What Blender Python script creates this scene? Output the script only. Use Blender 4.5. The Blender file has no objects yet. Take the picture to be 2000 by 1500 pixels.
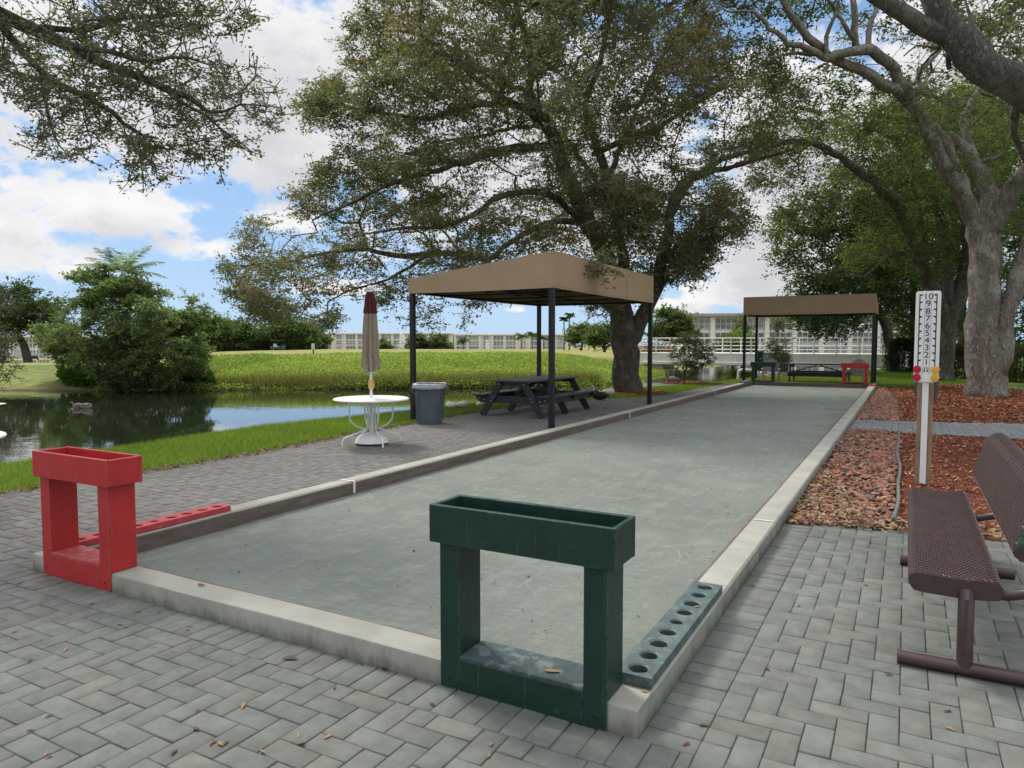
import bpy, math, random
import numpy as np
from mathutils import Vector, Matrix, noise as mnoise
S = bpy.context.scene
COL = S.collection
R = math.radians
random.seed(5)
rng = np.random.default_rng(11)

# ------------------------------------------------------------------ camera, sky, sun, exposure
EYE = 1.55
FPX = 1390.0
PITCH = math.atan(81 / 1390.0)
YAW = R(29.0)
cam = bpy.data.cameras.new('camera')
cam.sensor_width = 36.0
cam.lens = 36.0 * FPX / 2000.0
cam.clip_start = 0.05
cam.clip_end = 6000.0
cam_ob = bpy.data.objects.new('camera', cam)
cam_ob.location = (0, 0, EYE)
cam_ob.rotation_euler = (R(90) - PITCH, 0, YAW)
COL.objects.link(cam_ob)
S.camera = cam_ob
S.view_settings.view_transform = 'Standard'
S.view_settings.look = 'None'
S.view_settings.gamma = 1.0
S.view_settings.exposure = 0.9
S.cycles.max_bounces = 5
S.cycles.diffuse_bounces = 3
S.cycles.glossy_bounces = 3
S.cycles.transmission_bounces = 4
S.cycles.transparent_max_bounces = 8
S.cycles.use_denoising = True
try:
    S.cycles.denoiser = 'OPENIMAGEDENOISE'
except Exception:
    pass

SUN_EL, SUN_AZ = R(48), R(-62)        # azimuth from +Y towards +X (negative = to the left of the court)


def ray(u, v):
    x = (u - 1000) / FPX
    y = (v - 750) / FPX
    dn = y * math.cos(PITCH) + math.sin(PITCH)
    dp = math.cos(PITCH) - y * math.sin(PITCH)
    return (x * math.cos(YAW) - dp * math.sin(YAW), x * math.sin(YAW) + dp * math.cos(YAW), -dn)


def at(u, v, dep):                     # world point seen towards (u, v) at a horizontal distance
    r = ray(u, v)
    d = -r[0] * math.sin(YAW) + r[1] * math.cos(YAW)
    t = dep / d
    return (r[0] * t, r[1] * t, EYE + r[2] * t)


def gp(u, v, z=0.0):
    r = ray(u, v)
    t = (z - EYE) / r[2]
    return (r[0] * t, r[1] * t, z)


class NT:
    """short hand for node trees"""
    def __init__(s, nt):
        s.t = nt
        nt.nodes.clear()

    def n(s, typ, ins=None, **kw):
        nd = s.t.nodes.new(typ)
        for k, v in kw.items():
            setattr(nd, k, v)
        for k, v in (ins or {}).items():
            if hasattr(v, 'is_output'):
                s.t.links.new(v, nd.inputs[k])
            else:
                nd.inputs[k].default_value = v
        return nd

    def m(s, op, a, b=0.0, c=0.0, clamp=False):
        return s.n('ShaderNodeMath', {0: a, 1: b, 2: c}, operation=op, use_clamp=clamp).outputs[0]

    def mix(s, f, a, b, typ='MIX'):
        nd = s.n('ShaderNodeMix', {0: f, 6: a, 7: b}, data_type='RGBA', blend_type=typ)
        return nd.outputs[2]

    def noise(s, vec, scale, detail=4.0, rough=0.55, dist=0.0):
        return s.n('ShaderNodeTexNoise', {'Vector': vec, 'Scale': scale, 'Detail': detail, 'Roughness': rough, 'Distortion': dist}).outputs[0]

    def smooth(s, x, lo, hi, a=0.0, b=1.0):
        return s.n('ShaderNodeMapRange', {0: x, 1: lo, 2: hi, 3: a, 4: b}, interpolation_type='SMOOTHSTEP').outputs[0]


def c4(c):
    return (c[0], c[1], c[2], 1.0)


# ---- the sky: Nishita blue with cumulus placed by direction
W = bpy.data.worlds.new('World')
S.world = W
W.use_nodes = True
k = NT(W.node_tree)
tc = k.n('ShaderNodeTexCoord').outputs['Generated']
sky = k.n('ShaderNodeTexSky', sky_type='NISHITA', sun_disc=False, sun_elevation=SUN_EL, sun_rotation=SUN_AZ, air_density=1.0, dust_density=0.6, ozone_density=1.6)
xyz = k.n('ShaderNodeSeparateXYZ', {0: tc})
az = k.m('ARCTAN2', xyz.outputs[0], xyz.outputs[1])
el = k.m('ARCSINE', xyz.outputs[2])
# direction-space noise, stretched sideways near the horizon the way a cloud deck looks
den = k.m('ADD', k.m('MAXIMUM', xyz.outputs[2], 0.0), 0.22)
pv = k.n('ShaderNodeCombineXYZ', {0: k.m('DIVIDE', xyz.outputs[0], den), 1: k.m('DIVIDE', xyz.outputs[1], den), 2: 0.0}).outputs[0]
n_big = k.noise(tc, 9.0, 7.0, 0.58, 0.15)
n_fine = k.noise(pv, 5.0, 8.0, 0.6, 0.3)
n_puff = k.noise(k.n('ShaderNodeMapping', {0: tc, 3: (1, 1, 1.7)}).outputs[0], 30.0, 6.0, 0.6, 0.2)
n_mix = k.m('ADD', k.m('ADD', k.m('MULTIPLY', n_big, 0.5), k.m('MULTIPLY', n_fine, 0.35)), k.m('MULTIPLY', k.m('SUBTRACT', n_puff, 0.40), 0.51))


def cloud_blob(u, v, ru, rv, w=1.0):
    r = ray(u, v)
    a0 = math.atan2(r[0], r[1])
    e0 = math.atan2(r[2], math.hypot(r[0], r[1]))
    return (a0, e0, ru / FPX, rv / FPX, w)


BL = [cloud_blob(*b) for b in [
    (470, 150, 330, 215, 1.2), (60, 110, 260, 170, 0.85), (590, 300, 210, 90, 1.2), (860, 150, 330, 330, 1.3),
    (245, 408, 150, 58, 0.95), (30, 430, 95, 60, 0.65), (45, 505, 150, 42, 0.65), (405, 488, 105, 26, 0.8),
    (560, 425, 90, 32, 1.0), (20, 350, 110, 36, 0.45), (1500, 470, 150, 160, 1.3), (1400, 570, 110, 40, 1.1),
    (1560, 250, 200, 160, 1.2), (1330, 600, 110, 24, 0.9), (1010, 604, 26, 8, 0.8), (1900, 250, 260, 300, 1.2),
    (1180, 330, 240, 230, 1.2), (620, 560, 130, 18, 0.6)]]


def field(elv):
    best = None
    for (a0, e0, wa, we, w) in BL:
        dx = k.m('MULTIPLY', k.m('SUBTRACT', az, a0), 1.0 / wa)
        dy = k.m('MULTIPLY', k.m('SUBTRACT', elv, e0), 1.0 / we)
        q = k.m('SUBTRACT', w, k.m('MULTIPLY', w, k.m('ADD', k.m('MULTIPLY', dx, dx), k.m('MULTIPLY', dy, dy))))
        best = q if best is None else k.m('MAXIMUM', best, q)
    return k.m('MAXIMUM', best, -1.2)


# away from the part of the sky in the picture a broken cloud deck
off = k.m('MAXIMUM', k.smooth(k.m('ABSOLUTE', k.m('SUBTRACT', az, -YAW)), R(40), R(55)), k.smooth(el, R(32), R(40)))
base0 = field(el)
f0 = k.m('ADD', base0, k.m('MULTIPLY', k.m('SUBTRACT', n_mix, 0.5), 4.0))
f_off = k.m('ADD', 0.35, k.m('MULTIPLY', k.m('SUBTRACT', n_fine, 0.5), 4.0))
f_all = k.m('ADD', k.m('MULTIPLY', f0, k.m('SUBTRACT', 1.0, off)), k.m('MULTIPLY', f_off, off))
dens = k.smooth(f_all, -0.15, 0.6)
up = field(k.m('ADD', el, 0.035))
shade = k.smooth(k.m('SUBTRACT', k.m('ADD', up, k.m('MULTIPLY', n_mix, 2.2)), 1.1), 0.0, 1.5)
cl_col = k.mix(shade, (1.0, 0.98, 0.97, 1), (0.66, 0.655, 0.68, 1))
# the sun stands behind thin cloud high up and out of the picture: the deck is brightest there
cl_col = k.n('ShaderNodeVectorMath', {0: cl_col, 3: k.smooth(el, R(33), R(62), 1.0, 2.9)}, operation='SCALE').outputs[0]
sky_c = k.n('ShaderNodeVectorMath', {0: sky.outputs[0], 1: (0.115, 0.115, 0.115)}, operation='MULTIPLY').outputs[0]
sky_c = k.mix(k.smooth(el, 0.02, 0.36, 0.9, 0.5), sky_c, k.mix(k.smooth(el, 0.0, 0.22), (0.50, 0.72, 0.98, 1), (0.29, 0.53, 0.93, 1)))
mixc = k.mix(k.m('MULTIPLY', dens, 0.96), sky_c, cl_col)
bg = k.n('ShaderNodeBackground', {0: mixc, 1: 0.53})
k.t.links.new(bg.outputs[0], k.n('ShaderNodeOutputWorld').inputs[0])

sl = bpy.data.lights.new('sun', 'SUN')
sl.energy = 1.8
sl.angle = R(13)
sl.color = (1.0, 0.95, 0.87)
sun = bpy.data.objects.new('sun', sl)
sd = Vector((math.sin(SUN_AZ) * math.cos(SUN_EL), math.cos(SUN_AZ) * math.cos(SUN_EL), math.sin(SUN_EL)))
sun.rotation_euler = sd.to_track_quat('Z', 'Y').to_euler()
sun.location = (0, 0, 40)
COL.objects.link(sun)


# ------------------------------------------------------------------ object helpers
def tag(o, label=None, cat=None, group=None, kind=None):
    if label: o['label'] = label
    if cat: o['category'] = cat
    if group: o['group'] = group
    if kind: o['kind'] = kind
    return o


def thing(name, label, cat, loc=(0, 0, 0), rz=0.0, group=None):
    o = bpy.data.objects.new(name, None)
    o.empty_display_size = 0.2
    o.location = loc
    o.rotation_euler = (0, 0, rz)
    COL.objects.link(o)
    return tag(o, label, cat, group)


def copy_tree(o, parent=None):
    c = o.copy()
    COL.objects.link(c)
    if parent:
        c.parent = parent
    for ch in list(o.children):
        copy_tree(ch, c)
    return c


class MB:
    def __init__(s):
        s.v = []
        s.f = []

    def add(s, vs, fs):
        o = len(s.v)
        s.v.extend([tuple(x) for x in vs])
        s.f.extend([tuple(i + o for i in f) for f in fs])
        return s

    def box(s, c, size, b=0.004, rot=None):
        h = [x / 2 for x in size]
        b = min(b, min(h) * 0.6)
        vs, fs, idx = [], [], {}
        for sx in (-1, 1):
            for sy in (-1, 1):
                for sz in (-1, 1):
                    for ax in range(3):
                        p = [sx * (h[0] - b), sy * (h[1] - b), sz * (h[2] - b)]
                        p[ax] = (sx, sy, sz)[ax] * h[ax]
                        idx[(sx, sy, sz, ax)] = len(vs)
                        vs.append(p)
        for ax in range(3):
            o1, o2 = [(1, 2), (2, 0), (0, 1)][ax]
            for sg in (-1, 1):
                loop = []
                for a, d in ((-1, -1), (1, -1), (1, 1), (-1, 1)):
                    kx = [0, 0, 0]
                    kx[ax] = sg; kx[o1] = a; kx[o2] = d
                    loop.append(idx[(*kx, ax)])
                fs.append(loop if sg > 0 else loop[::-1])
            # the edges running along this axis
            for a in (-1, 1):
                for d in (-1, 1):
                    k0 = [0, 0, 0]; k1 = [0, 0, 0]
                    k0[ax] = -1; k1[ax] = 1
                    for kk in (k0, k1):
                        kk[o1] = a; kk[o2] = d
                    q = [idx[(*k0, o1)], idx[(*k1, o1)], idx[(*k1, o2)], idx[(*k0, o2)]]
                    fs.append(q if a * d < 0 else q[::-1])
        for sx in (-1, 1):
            for sy in (-1, 1):
                for sz in (-1, 1):
                    t = [idx[(sx, sy, sz, 0)], idx[(sx, sy, sz, 1)], idx[(sx, sy, sz, 2)]]
                    fs.append(t if sx * sy * sz > 0 else t[::-1])
        c = Vector(c)
        out = []
        for p in vs:
            p = Vector(p)
            if rot is not None:
                p = rot @ p
            out.append(p + c)
        return s.add(out, fs)

    def beam(s, p0, p1, w, d, b=0.004, up=(0, 0, 1)):
        """a rectangular bar from p0 to p1"""
        p0, p1 = Vector(p0), Vector(p1)
        z = (p1 - p0).normalized()
        x = Vector(up).cross(z)
        if x.length < 1e-4:
            x = Vector((1, 0, 0))
        x.normalize()
        y = z.cross(x)
        rot = Matrix((x, y, z)).transposed()
        return s.box((p0 + p1) / 2, (w, d, (p1 - p0).length), b, rot)

    def tube(s, pts, rad, n=10, cap=True):
        pts = [Vector(p) for p in pts]
        if not hasattr(rad, '__len__'):
            rad = [rad] * len(pts)
        m = len(pts)
        tang = []
        for i in range(m):
            a = pts[max(i - 1, 0)]
            b = pts[min(i + 1, m - 1)]
            tang.append((b - a).normalized())
        ref = Vector((0, 0, 1)) if abs(tang[0].z) < 0.9 else Vector((1, 0, 0))
        x = ref.cross(tang[0]).normalized()
        vs = []
        for i in range(m):
            t = tang[i]
            x = (x - t * x.dot(t)).normalized()
            y = t.cross(x)
            for j in range(n):
                a = 2 * math.pi * j / n
                vs.append(pts[i] + (x * math.cos(a) + y * math.sin(a)) * rad[i])
        fs = []
        for i in range(m - 1):
            for j in range(n):
                fs.append((i * n + j, i * n + (j + 1) % n, (i + 1) * n + (j + 1) % n, (i + 1) * n + j))
        if cap:
            fs.append(tuple(range(n))[::-1])
            fs.append(tuple((m - 1) * n + j for j in range(n)))
        return s.add(vs, fs)

    def lathe(s, prof, n=24, c=(0, 0, 0), sx=1.0, sy=1.0):
        vs, fs = [], []
        m = len(prof)
        for (r, z) in prof:
            for j in range(n):
                a = 2 * math.pi * j / n
                vs.append((c[0] + r * math.cos(a) * sx, c[1] + r * math.sin(a) * sy, c[2] + z))
        for i in range(m - 1):
            for j in range(n):
                fs.append((i * n + j, i * n + (j + 1) % n, (i + 1) * n + (j + 1) % n, (i + 1) * n + j))
        fs.append(tuple(range(n))[::-1])
        fs.append(tuple((m - 1) * n + j for j in range(n)))
        return s.add(vs, fs)

    def prism(s, poly, z0, z1, M=None):
        n = len(poly)
        vs = [(p[0], p[1], z0) for p in poly] + [(p[0], p[1], z1) for p in poly]
        fs = [tuple(range(n))[::-1], tuple(range(n, 2 * n))]
        for i in range(n):
            j = (i + 1) % n
            fs.append((i, j, n + j, n + i))
        if M is not None:
            vs = [M @ Vector(v) for v in vs]
        return s.add(vs, fs)

    def ball(s, c, r, nu=12, nv=8, sc=(1, 1, 1)):
        vs = [(c[0], c[1], c[2] - r * sc[2])]
        for i in range(1, nv):
            t = math.pi * i / nv
            for j in range(nu):
                a = 2 * math.pi * j / nu
                vs.append((c[0] + r * sc[0] * math.sin(t) * math.cos(a), c[1] + r * sc[1] * math.sin(t) * math.sin(a), c[2] - r * sc[2] * math.cos(t)))
        vs.append((c[0], c[1], c[2] + r * sc[2]))
        fs = []
        for j in range(nu):
            fs.append((0, 1 + (j + 1) % nu, 1 + j))
        for i in range(nv - 2):
            for j in range(nu):
                a = 1 + i * nu
                fs.append((a + j, a + (j + 1) % nu, a + nu + (j + 1) % nu, a + nu + j))
        a = 1 + (nv - 2) * nu
        for j in range(nu):
            fs.append((a + j, a + (j + 1) % nu, len(vs) - 1))
        return s.add(vs, fs)

    def build(s, name, mat, parent=None, smooth=False, loc=None):
        me = bpy.data.meshes.new(name)
        me.from_pydata(s.v, [], s.f)
        me.update()
        if smooth:
            me.shade_smooth()
            if smooth == 'auto':
                me.set_sharp_from_angle(angle=R(40))
        me.materials.append(mat)
        o = bpy.data.objects.new(name, me)
        COL.objects.link(o)
        if parent is not None:
            o.parent = parent
        if loc is not None:
            o.location = loc
        return o


def npmesh(name, V, Fa, mat, parent=None, cols=None, smooth=False):
    V = np.asarray(V, dtype=np.float32)
    Fa = np.asarray(Fa, dtype=np.int32)
    me = bpy.data.meshes.new(name)
    nf, kf = Fa.shape
    me.vertices.add(len(V))
    me.vertices.foreach_set('co', V.ravel())
    me.loops.add(nf * kf)
    me.loops.foreach_set('vertex_index', Fa.ravel())
    me.polygons.add(nf)
    me.polygons.foreach_set('loop_start', np.arange(nf, dtype=np.int32) * kf)
    if cols is not None:
        ca = me.color_attributes.new('Col', 'FLOAT_COLOR', 'POINT')
        cc = np.ones((len(V), 4), dtype=np.float32)
        cc[:, :3] = cols
        ca.data.foreach_set('color', cc.ravel())
    me.update(calc_edges=True)
    if smooth:
        me.shade_smooth()
    me.materials.append(mat)
    o = bpy.data.objects.new(name, me)
    COL.objects.link(o)
    if parent is not None:
        o.parent = parent
    return o


# ------------------------------------------------------------------ materials
def new_mat(name):
    m = bpy.data.materials.new(name)
    m.use_nodes = True
    return m, NT(m.node_tree)


def finish(k, shader):
    k.t.links.new(shader, k.n('ShaderNodeOutputMaterial').inputs[0])


def pmat(name, col, rough=0.6, var=0.12, vscale=4.0, bump=0.0, bscale=60.0, metal=0.0, spec=0.35,
         spots=None, stretch=(1, 1, 1), world=False, attr=False, wear=None):
    """paint / stone / plastic with uneven tone, optional blotches (colour, scale, threshold) and grain"""
    m, k = new_mat(name)
    co = k.n('ShaderNodeNewGeometry').outputs['Position'] if world else k.n('ShaderNodeTexCoord').outputs['Object']
    co = k.n('ShaderNodeMapping', {0: co, 3: stretch}).outputs[0]
    n1 = k.noise(co, vscale, 6.0, 0.6)
    base = tuple(col[:3])
    if attr:
        base = k.n('ShaderNodeVertexColor', layer_name='Col').outputs[0]
    f = k.smooth(n1, 0.25, 0.75, 1.0 - var, 1.0 + var)
    cc = k.n('ShaderNodeVectorMath', {0: base, 3: f}, operation='SCALE').outputs[0]
    for (sc, ss, th, amt) in (spots or []):
        n2 = k.noise(co, ss, 7.0, 0.65)
        cc = k.mix(k.m('MULTIPLY', k.smooth(n2, th, th + 0.12), amt), cc, c4(sc))
    if wear:
        # chipped, paler arrises and faint runs down the faces
        geo = k.n('ShaderNodeNewGeometry').outputs['Normal']
        bn_ = k.n('ShaderNodeBevel', {'Radius': 0.006}, samples=4).outputs[0]
        dt = k.n('ShaderNodeVectorMath', {0: geo, 1: bn_}, operation='DOT_PRODUCT').outputs[1]
        em = k.m('MULTIPLY', k.smooth(dt, 0.985, 0.86), k.smooth(k.noise(co, 22, 6, 0.7), 0.38, 0.54))
        cc = k.mix(k.m('MULTIPLY', em, 0.8), cc, c4(wear))
        run = k.noise(k.n('ShaderNodeMapping', {0: co, 3: (30, 30, 0.9)}).outputs[0], 1.6, 4, 0.6)
        cc = k.mix(k.m('MULTIPLY', k.smooth(run, 0.60, 0.72), 0.28), cc, c4(wear))
    ins = {'Base Color': cc, 'Roughness': rough, 'Metallic': metal, 'Specular IOR Level': spec}
    if bump:
        bn = k.noise(co, bscale, 5.0, 0.6)
        ins['Normal'] = k.n('ShaderNodeBump', {'Strength': bump, 'Distance': 0.02, 'Height': bn}).outputs[0]
    finish(k, k.n('ShaderNodeBsdfPrincipled', ins).outputs[0])
    return m


def leaf_mat(name, trans=0.35, rough=0.5, spec=0.3):
    m, k = new_mat(name)
    vc = k.n('ShaderNodeVertexColor', layer_name='Col').outputs[0]
    p = k.n('ShaderNodeBsdfPrincipled', {'Base Color': vc, 'Roughness': rough, 'Specular IOR Level': spec})
    tcol = k.n('ShaderNodeVectorMath', {0: vc, 1: (1.5, 1.6, 0.8)}, operation='MULTIPLY').outputs[0]
    t = k.n('ShaderNodeBsdfTranslucent', {0: tcol})
    mx = k.n('ShaderNodeMixShader', {0: trans, 1: p.outputs[0], 2: t.outputs[0]})
    finish(k, mx.outputs[0])
    return m


def bark_mat(name, c1, c2, moss=(0.12, 0.13, 0.09), scale=9.0):
    """fissured bark: ridged noise drawn out along the trunk, lichen in patches"""
    m, k = new_mat(name)
    co = k.n('ShaderNodeTexCoord').outputs['Object']
    warp = k.n('ShaderNodeVectorMath', {0: k.n('ShaderNodeTexNoise', {'Vector': co, 'Scale': 3.0, 'Detail': 3.0}).outputs[1], 3: 0.22}, operation='SCALE').outputs[0]
    wob = k.n('ShaderNodeVectorMath', {0: k.n('ShaderNodeVectorMath', {0: co, 1: warp}, operation='ADD').outputs[0], 1: (1, 1, 0.30)}, operation='MULTIPLY').outputs[0]
    def ridge(sc, det):
        n = k.noise(wob, sc, det, 0.6, 0.4)
        return k.m('SUBTRACT', 1.0, k.m('ABSOLUTE', k.m('SUBTRACT', k.m('MULTIPLY', n, 2.0), 1.0)))
    r1 = k.smooth(ridge(scale * 0.9, 3.0), 0.72, 0.97)
    r2 = k.smooth(ridge(scale * 2.0, 4.0), 0.66, 0.95)
    fis = k.m('MAXIMUM', r1, k.m('MULTIPLY', r2, 0.7))
    n1 = k.noise(wob, scale * 2.2, 8.0, 0.7, 0.5)
    n2 = k.noise(co, 1.6, 6.0, 0.65)
    hgt = k.m('SUBTRACT', k.m('MULTIPLY', n1, 0.9), k.m('MULTIPLY', fis, 0.8))
    cc = k.mix(k.smooth(n1, 0.36, 0.64), c4(c1), c4([x * 1.15 for x in c2]))
    cc = k.mix(k.m('MULTIPLY', fis, 0.85), cc, c4([x * 0.38 for x in c1]))
    cc = k.mix(k.m('MULTIPLY', k.smooth(n2, 0.50, 0.66), 0.6), cc, c4(moss))
    nb = k.n('ShaderNodeBump', {'Strength': 1.0, 'Distance': 0.07, 'Height': hgt}).outputs[0]
    finish(k, k.n('ShaderNodeBsdfPrincipled', {'Base Color': cc, 'Roughness': 0.92, 'Specular IOR Level': 0.12, 'Normal': nb}).outputs[0])
    return m


M = {}
M['leaf'] = leaf_mat('leaf', 0.5, 0.6, 0.12)
M['leaf_gloss'] = leaf_mat('leaf_gloss', 0.25, 0.4, 0.4)
M['grass'] = leaf_mat('grass_blade', 0.4, 0.6, 0.2)
M['dry'] = pmat('dry_leaf', (.2, .1, .05), 0.7, 0.25, 30, attr=True)
M['bark_oak'] = bark_mat('bark_oak', (0.36, 0.31, 0.26), (0.60, 0.535, 0.46), (0.52, 0.52, 0.44), 8.0)
M['bark_grey'] = bark_mat('bark_grey', (0.17, 0.14, 0.115), (0.34, 0.285, 0.24), (0.24, 0.235, 0.19), 8.0)
M['bark_arch'] = bark_mat('bark_arch', (0.17, 0.15, 0.125), (0.34, 0.30, 0.26), (0.27, 0.27, 0.22), 8.0)
M['bark_near'] = bark_mat('bark_near', (0.20, 0.185, 0.16), (0.42, 0.39, 0.35), (0.31, 0.32, 0.26), 15.0)
M['twig'] = pmat('twig_bark', (0.15, 0.125, 0.10), 0.9, 0.25, 3.0, spec=0.1)
M['green_paint'] = pmat('green_paint', (0.010, 0.036, 0.026), 0.42, 0.2, 6.0, 0.12, 45, spots=[((0.06, 0.09, 0.085), 9.0, 0.62, 0.5), ((0.20, 0.22, 0.2), 38.0, 0.70, 0.6)], wear=(0.13, 0.17, 0.16))
M['red_paint'] = pmat('red_paint', (0.42, 0.026, 0.026), 0.45, 0.10, 5.0, 0.10, 40, spots=[((0.30, 0.06, 0.05), 7.0, 0.60, 0.5)], wear=(0.50, 0.16, 0.14))
M['dusty_green'] = pmat('dusty_green_paint', (0.045, 0.075, 0.075), 0.7, 0.25, 8.0, 0.2, 80, spots=[((0.17, 0.19, 0.20), 11.0, 0.47, 0.75), ((0.03, 0.04, 0.04), 60.0, 0.62, 0.7)])
M['dusty_red'] = pmat('dusty_red_paint', (0.38, 0.05, 0.05), 0.7, 0.2, 8.0, 0.2, 80, spots=[((0.34, 0.17, 0.16), 14.0, 0.48, 0.7)])
M['rack_green'] = pmat('rack_green', (0.072, 0.105, 0.10), 0.5, 0.22, 14.0, 0.2, 90, spots=[((0.145, 0.18, 0.18), 16.0, 0.52, 0.6), ((0.05, 0.085, 0.08), 22.0, 0.6, 0.6)])
M['rack_red'] = pmat('rack_red', (0.42, 0.05, 0.055), 0.55, 0.18, 14.0, 0.2, 90, spots=[((0.45, 0.2, 0.19), 20.0, 0.58, 0.5)])
M['hole'] = pmat('rack_hole_dark', (0.03, 0.034, 0.03), 0.8, 0.2, 30)
M['canvas'] = pmat('tan_canvas', (0.37, 0.262, 0.170), 0.85, 0.05, 2.0, 0.05, 220, spec=0.1)
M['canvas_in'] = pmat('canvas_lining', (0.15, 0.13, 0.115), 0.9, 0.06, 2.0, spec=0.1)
M['black_metal'] = pmat('black_metal', (0.012, 0.013, 0.015), 0.42, 0.2, 8.0)
M['recycled'] = pmat('charcoal_plastic_lumber', (0.030, 0.032, 0.036), 0.5, 0.15, 10.0, 0.08, 120)
M['recycled_top'] = pmat('worn_plastic_top', (0.055, 0.053, 0.052), 0.5, 0.25, 8.0, 0.08, 120)
M['bolt'] = pmat('bolt_steel', (0.5, 0.5, 0.48), 0.35, 0.1, 20, metal=0.7)
M['white_plastic'] = pmat('white_plastic', (0.72, 0.72, 0.69), 0.4, 0.05, 5.0, spots=[((0.5, 0.5, 0.47), 14.0, 0.66, 0.4)])
M['white_paint'] = pmat('white_paint', (0.70, 0.70, 0.68), 0.5, 0.06, 4.0)
M['umb_tan'] = pmat('umbrella_tan', (0.30, 0.255, 0.195), 0.9, 0.1, 6.0, 0.1, 150, spec=0.1)
M['umb_red'] = pmat('umbrella_red', (0.105, 0.034, 0.035), 0.9, 0.1, 6.0, 0.1, 150, spec=0.1)
M['amber'] = pmat('amber_plastic', (0.52, 0.36, 0.13), 0.5, 0.15, 20)
M['bin_grey'] = pmat('grey_bin_plastic', (0.085, 0.108, 0.125), 0.5, 0.14, 5.0, 0.05, 90, spots=[((0.045, 0.055, 0.06), 6.0, 0.62, 0.5)])
M['bag'] = pmat('bin_bag', (0.36, 0.375, 0.39), 0.35, 0.2, 12, 0.35, 25)
M['bench'] = pmat('brown_vinyl_coat', (0.062, 0.036, 0.034), 0.38, 0.15, 12.0, 0.06, 150, spec=0.45)
M['bench_worn'] = pmat('brown_coat_chipped', (0.062, 0.036, 0.034), 0.4, 0.15, 12.0, 0.06, 150, spots=[((0.03, 0.24, 0.15), 6.0, 0.49, 0.95)])
M['wood_post'] = pmat('weathered_pine', (0.27, 0.19, 0.11), 0.75, 0.35, 9.0, 0.25, 40, stretch=(6, 6, 0.5))
M['board_white'] = pmat('scoreboard_white', (0.78, 0.78, 0.77), 0.4, 0.04, 4.0)
M['ink'] = pmat('black_lettering', (0.012, 0.012, 0.013), 0.5, 0.1, 9)
M['mark_red'] = pmat('marker_red', (0.50, 0.012, 0.035), 0.4, 0.06, 9)
M['mark_yel'] = pmat('marker_yellow', (0.80, 0.42, 0.045), 0.4, 0.06, 9)
M['hose'] = pmat('hose_grey', (0.13, 0.13, 0.125), 0.55, 0.2, 9.0)
M['water_dummy'] = None
M['bird_white'] = pmat('white_feather', (0.66, 0.62, 0.55), 0.8, 0.12, 14, 0.2, 60)
M['bird_black'] = pmat('black_feather', (0.016, 0.017, 0.018), 0.6, 0.3, 14, 0.2, 60, spots=[((0.6, 0.6, 0.58), 5.0, 0.66, 1.0)])
M['bird_grey'] = pmat('grey_brown_feather', (0.21, 0.175, 0.14), 0.8, 0.35, 12, 0.2, 60)
M['beak'] = pmat('orange_beak', (0.55, 0.2, 0.05), 0.5, 0.1, 9)
M['chair'] = pmat('greige_resin', (0.30, 0.265, 0.23), 0.5, 0.08, 5)
M['box_green'] = pmat('utility_green', (0.016, 0.05, 0.047), 0.5, 0.12, 4)
M['globe'] = pmat('frosted_globe', (0.74, 0.74, 0.72), 0.25, 0.04, 4)
M['stucco'] = pmat('cream_stucco', (0.74, 0.70, 0.62), 0.85, 0.06, 0.4)
M['stucco_w'] = pmat('white_stucco', (0.78, 0.76, 0.73), 0.85, 0.05, 0.4)
M['roof_grey'] = pmat('grey_fascia', (0.34, 0.32, 0.30), 0.8, 0.08, 0.5)
M['glass'] = pmat('window_glass', (0.13, 0.155, 0.17), 0.12, 0.45, 0.5, spec=0.6, world=True)
M['screen'] = pmat('grey_shutter', (0.30, 0.315, 0.35), 0.6, 0.12, 0.6, world=True)
M['frame_w'] = pmat('white_frame', (0.66, 0.66, 0.64), 0.5, 0.05, 2)
M['bridge'] = pmat('bridge_concrete', (0.70, 0.67, 0.59), 0.8, 0.08, 1.2, 0.1, 30, spots=[((0.40, 0.375, 0.33), 2.2, 0.58, 0.5)])
M['rail'] = pmat('rail_white', (0.74, 0.72, 0.67), 0.5, 0.06, 2)
M['cart_body'] = pmat('cart_navy', (0.016, 0.02, 0.06), 0.3, 0.1, 3)
M['cart_white'] = pmat('cart_white', (0.6, 0.6, 0.6), 0.4, 0.05, 3)
M['rubber'] = pmat('rubber', (0.014, 0.014, 0.014), 0.8, 0.1, 4)
M['cart_green'] = pmat('mower_green', (0.02, 0.09, 0.05), 0.4, 0.1, 3)
M['palm_trunk'] = pmat('palm_trunk', (0.26, 0.235, 0.21), 0.9, 0.15, 6, 0.4, 30, stretch=(1, 1, 5))

# ------------------------------------------------------------------ numeric helpers
def vnoise(P, scale, seed=0):
    """smooth value noise in numpy, 0..1, P is (n, 3)"""
    Q = np.asarray(P, dtype=np.float64) * scale + 1000.0 + seed * 17.31
    i = np.floor(Q).astype(np.int64)
    f = Q - i
    f = f * f * (3 - 2 * f)

    def hsh(a, b, c):
        n = (a * 73856093) ^ (b * 19349663) ^ (c * 83492791) ^ (seed * 2654435)
        n = (n ^ (n >> 13)) * 1274126177
        n = n & 0x7fffffff
        return ((n ^ (n >> 16)) & 0xffff) / 65535.0
    out = 0
    for dx in (0, 1):
        for dy in (0, 1):
            for dz in (0, 1):
                w = (f[:, 0] if dx else 1 - f[:, 0]) * (f[:, 1] if dy else 1 - f[:, 1]) * (f[:, 2] if dz else 1 - f[:, 2])
                out = out + w * hsh(i[:, 0] + dx, i[:, 1] + dy, i[:, 2] + dz)
    return out


def fbm(P, scale, seed=0, oct=3):
    s, a, t = 0, 1.0, 0
    for o in range(oct):
        s = s + a * vnoise(P, scale * 2 ** o, seed + o)
        t += a
        a *= 0.5
    return s / t


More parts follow.
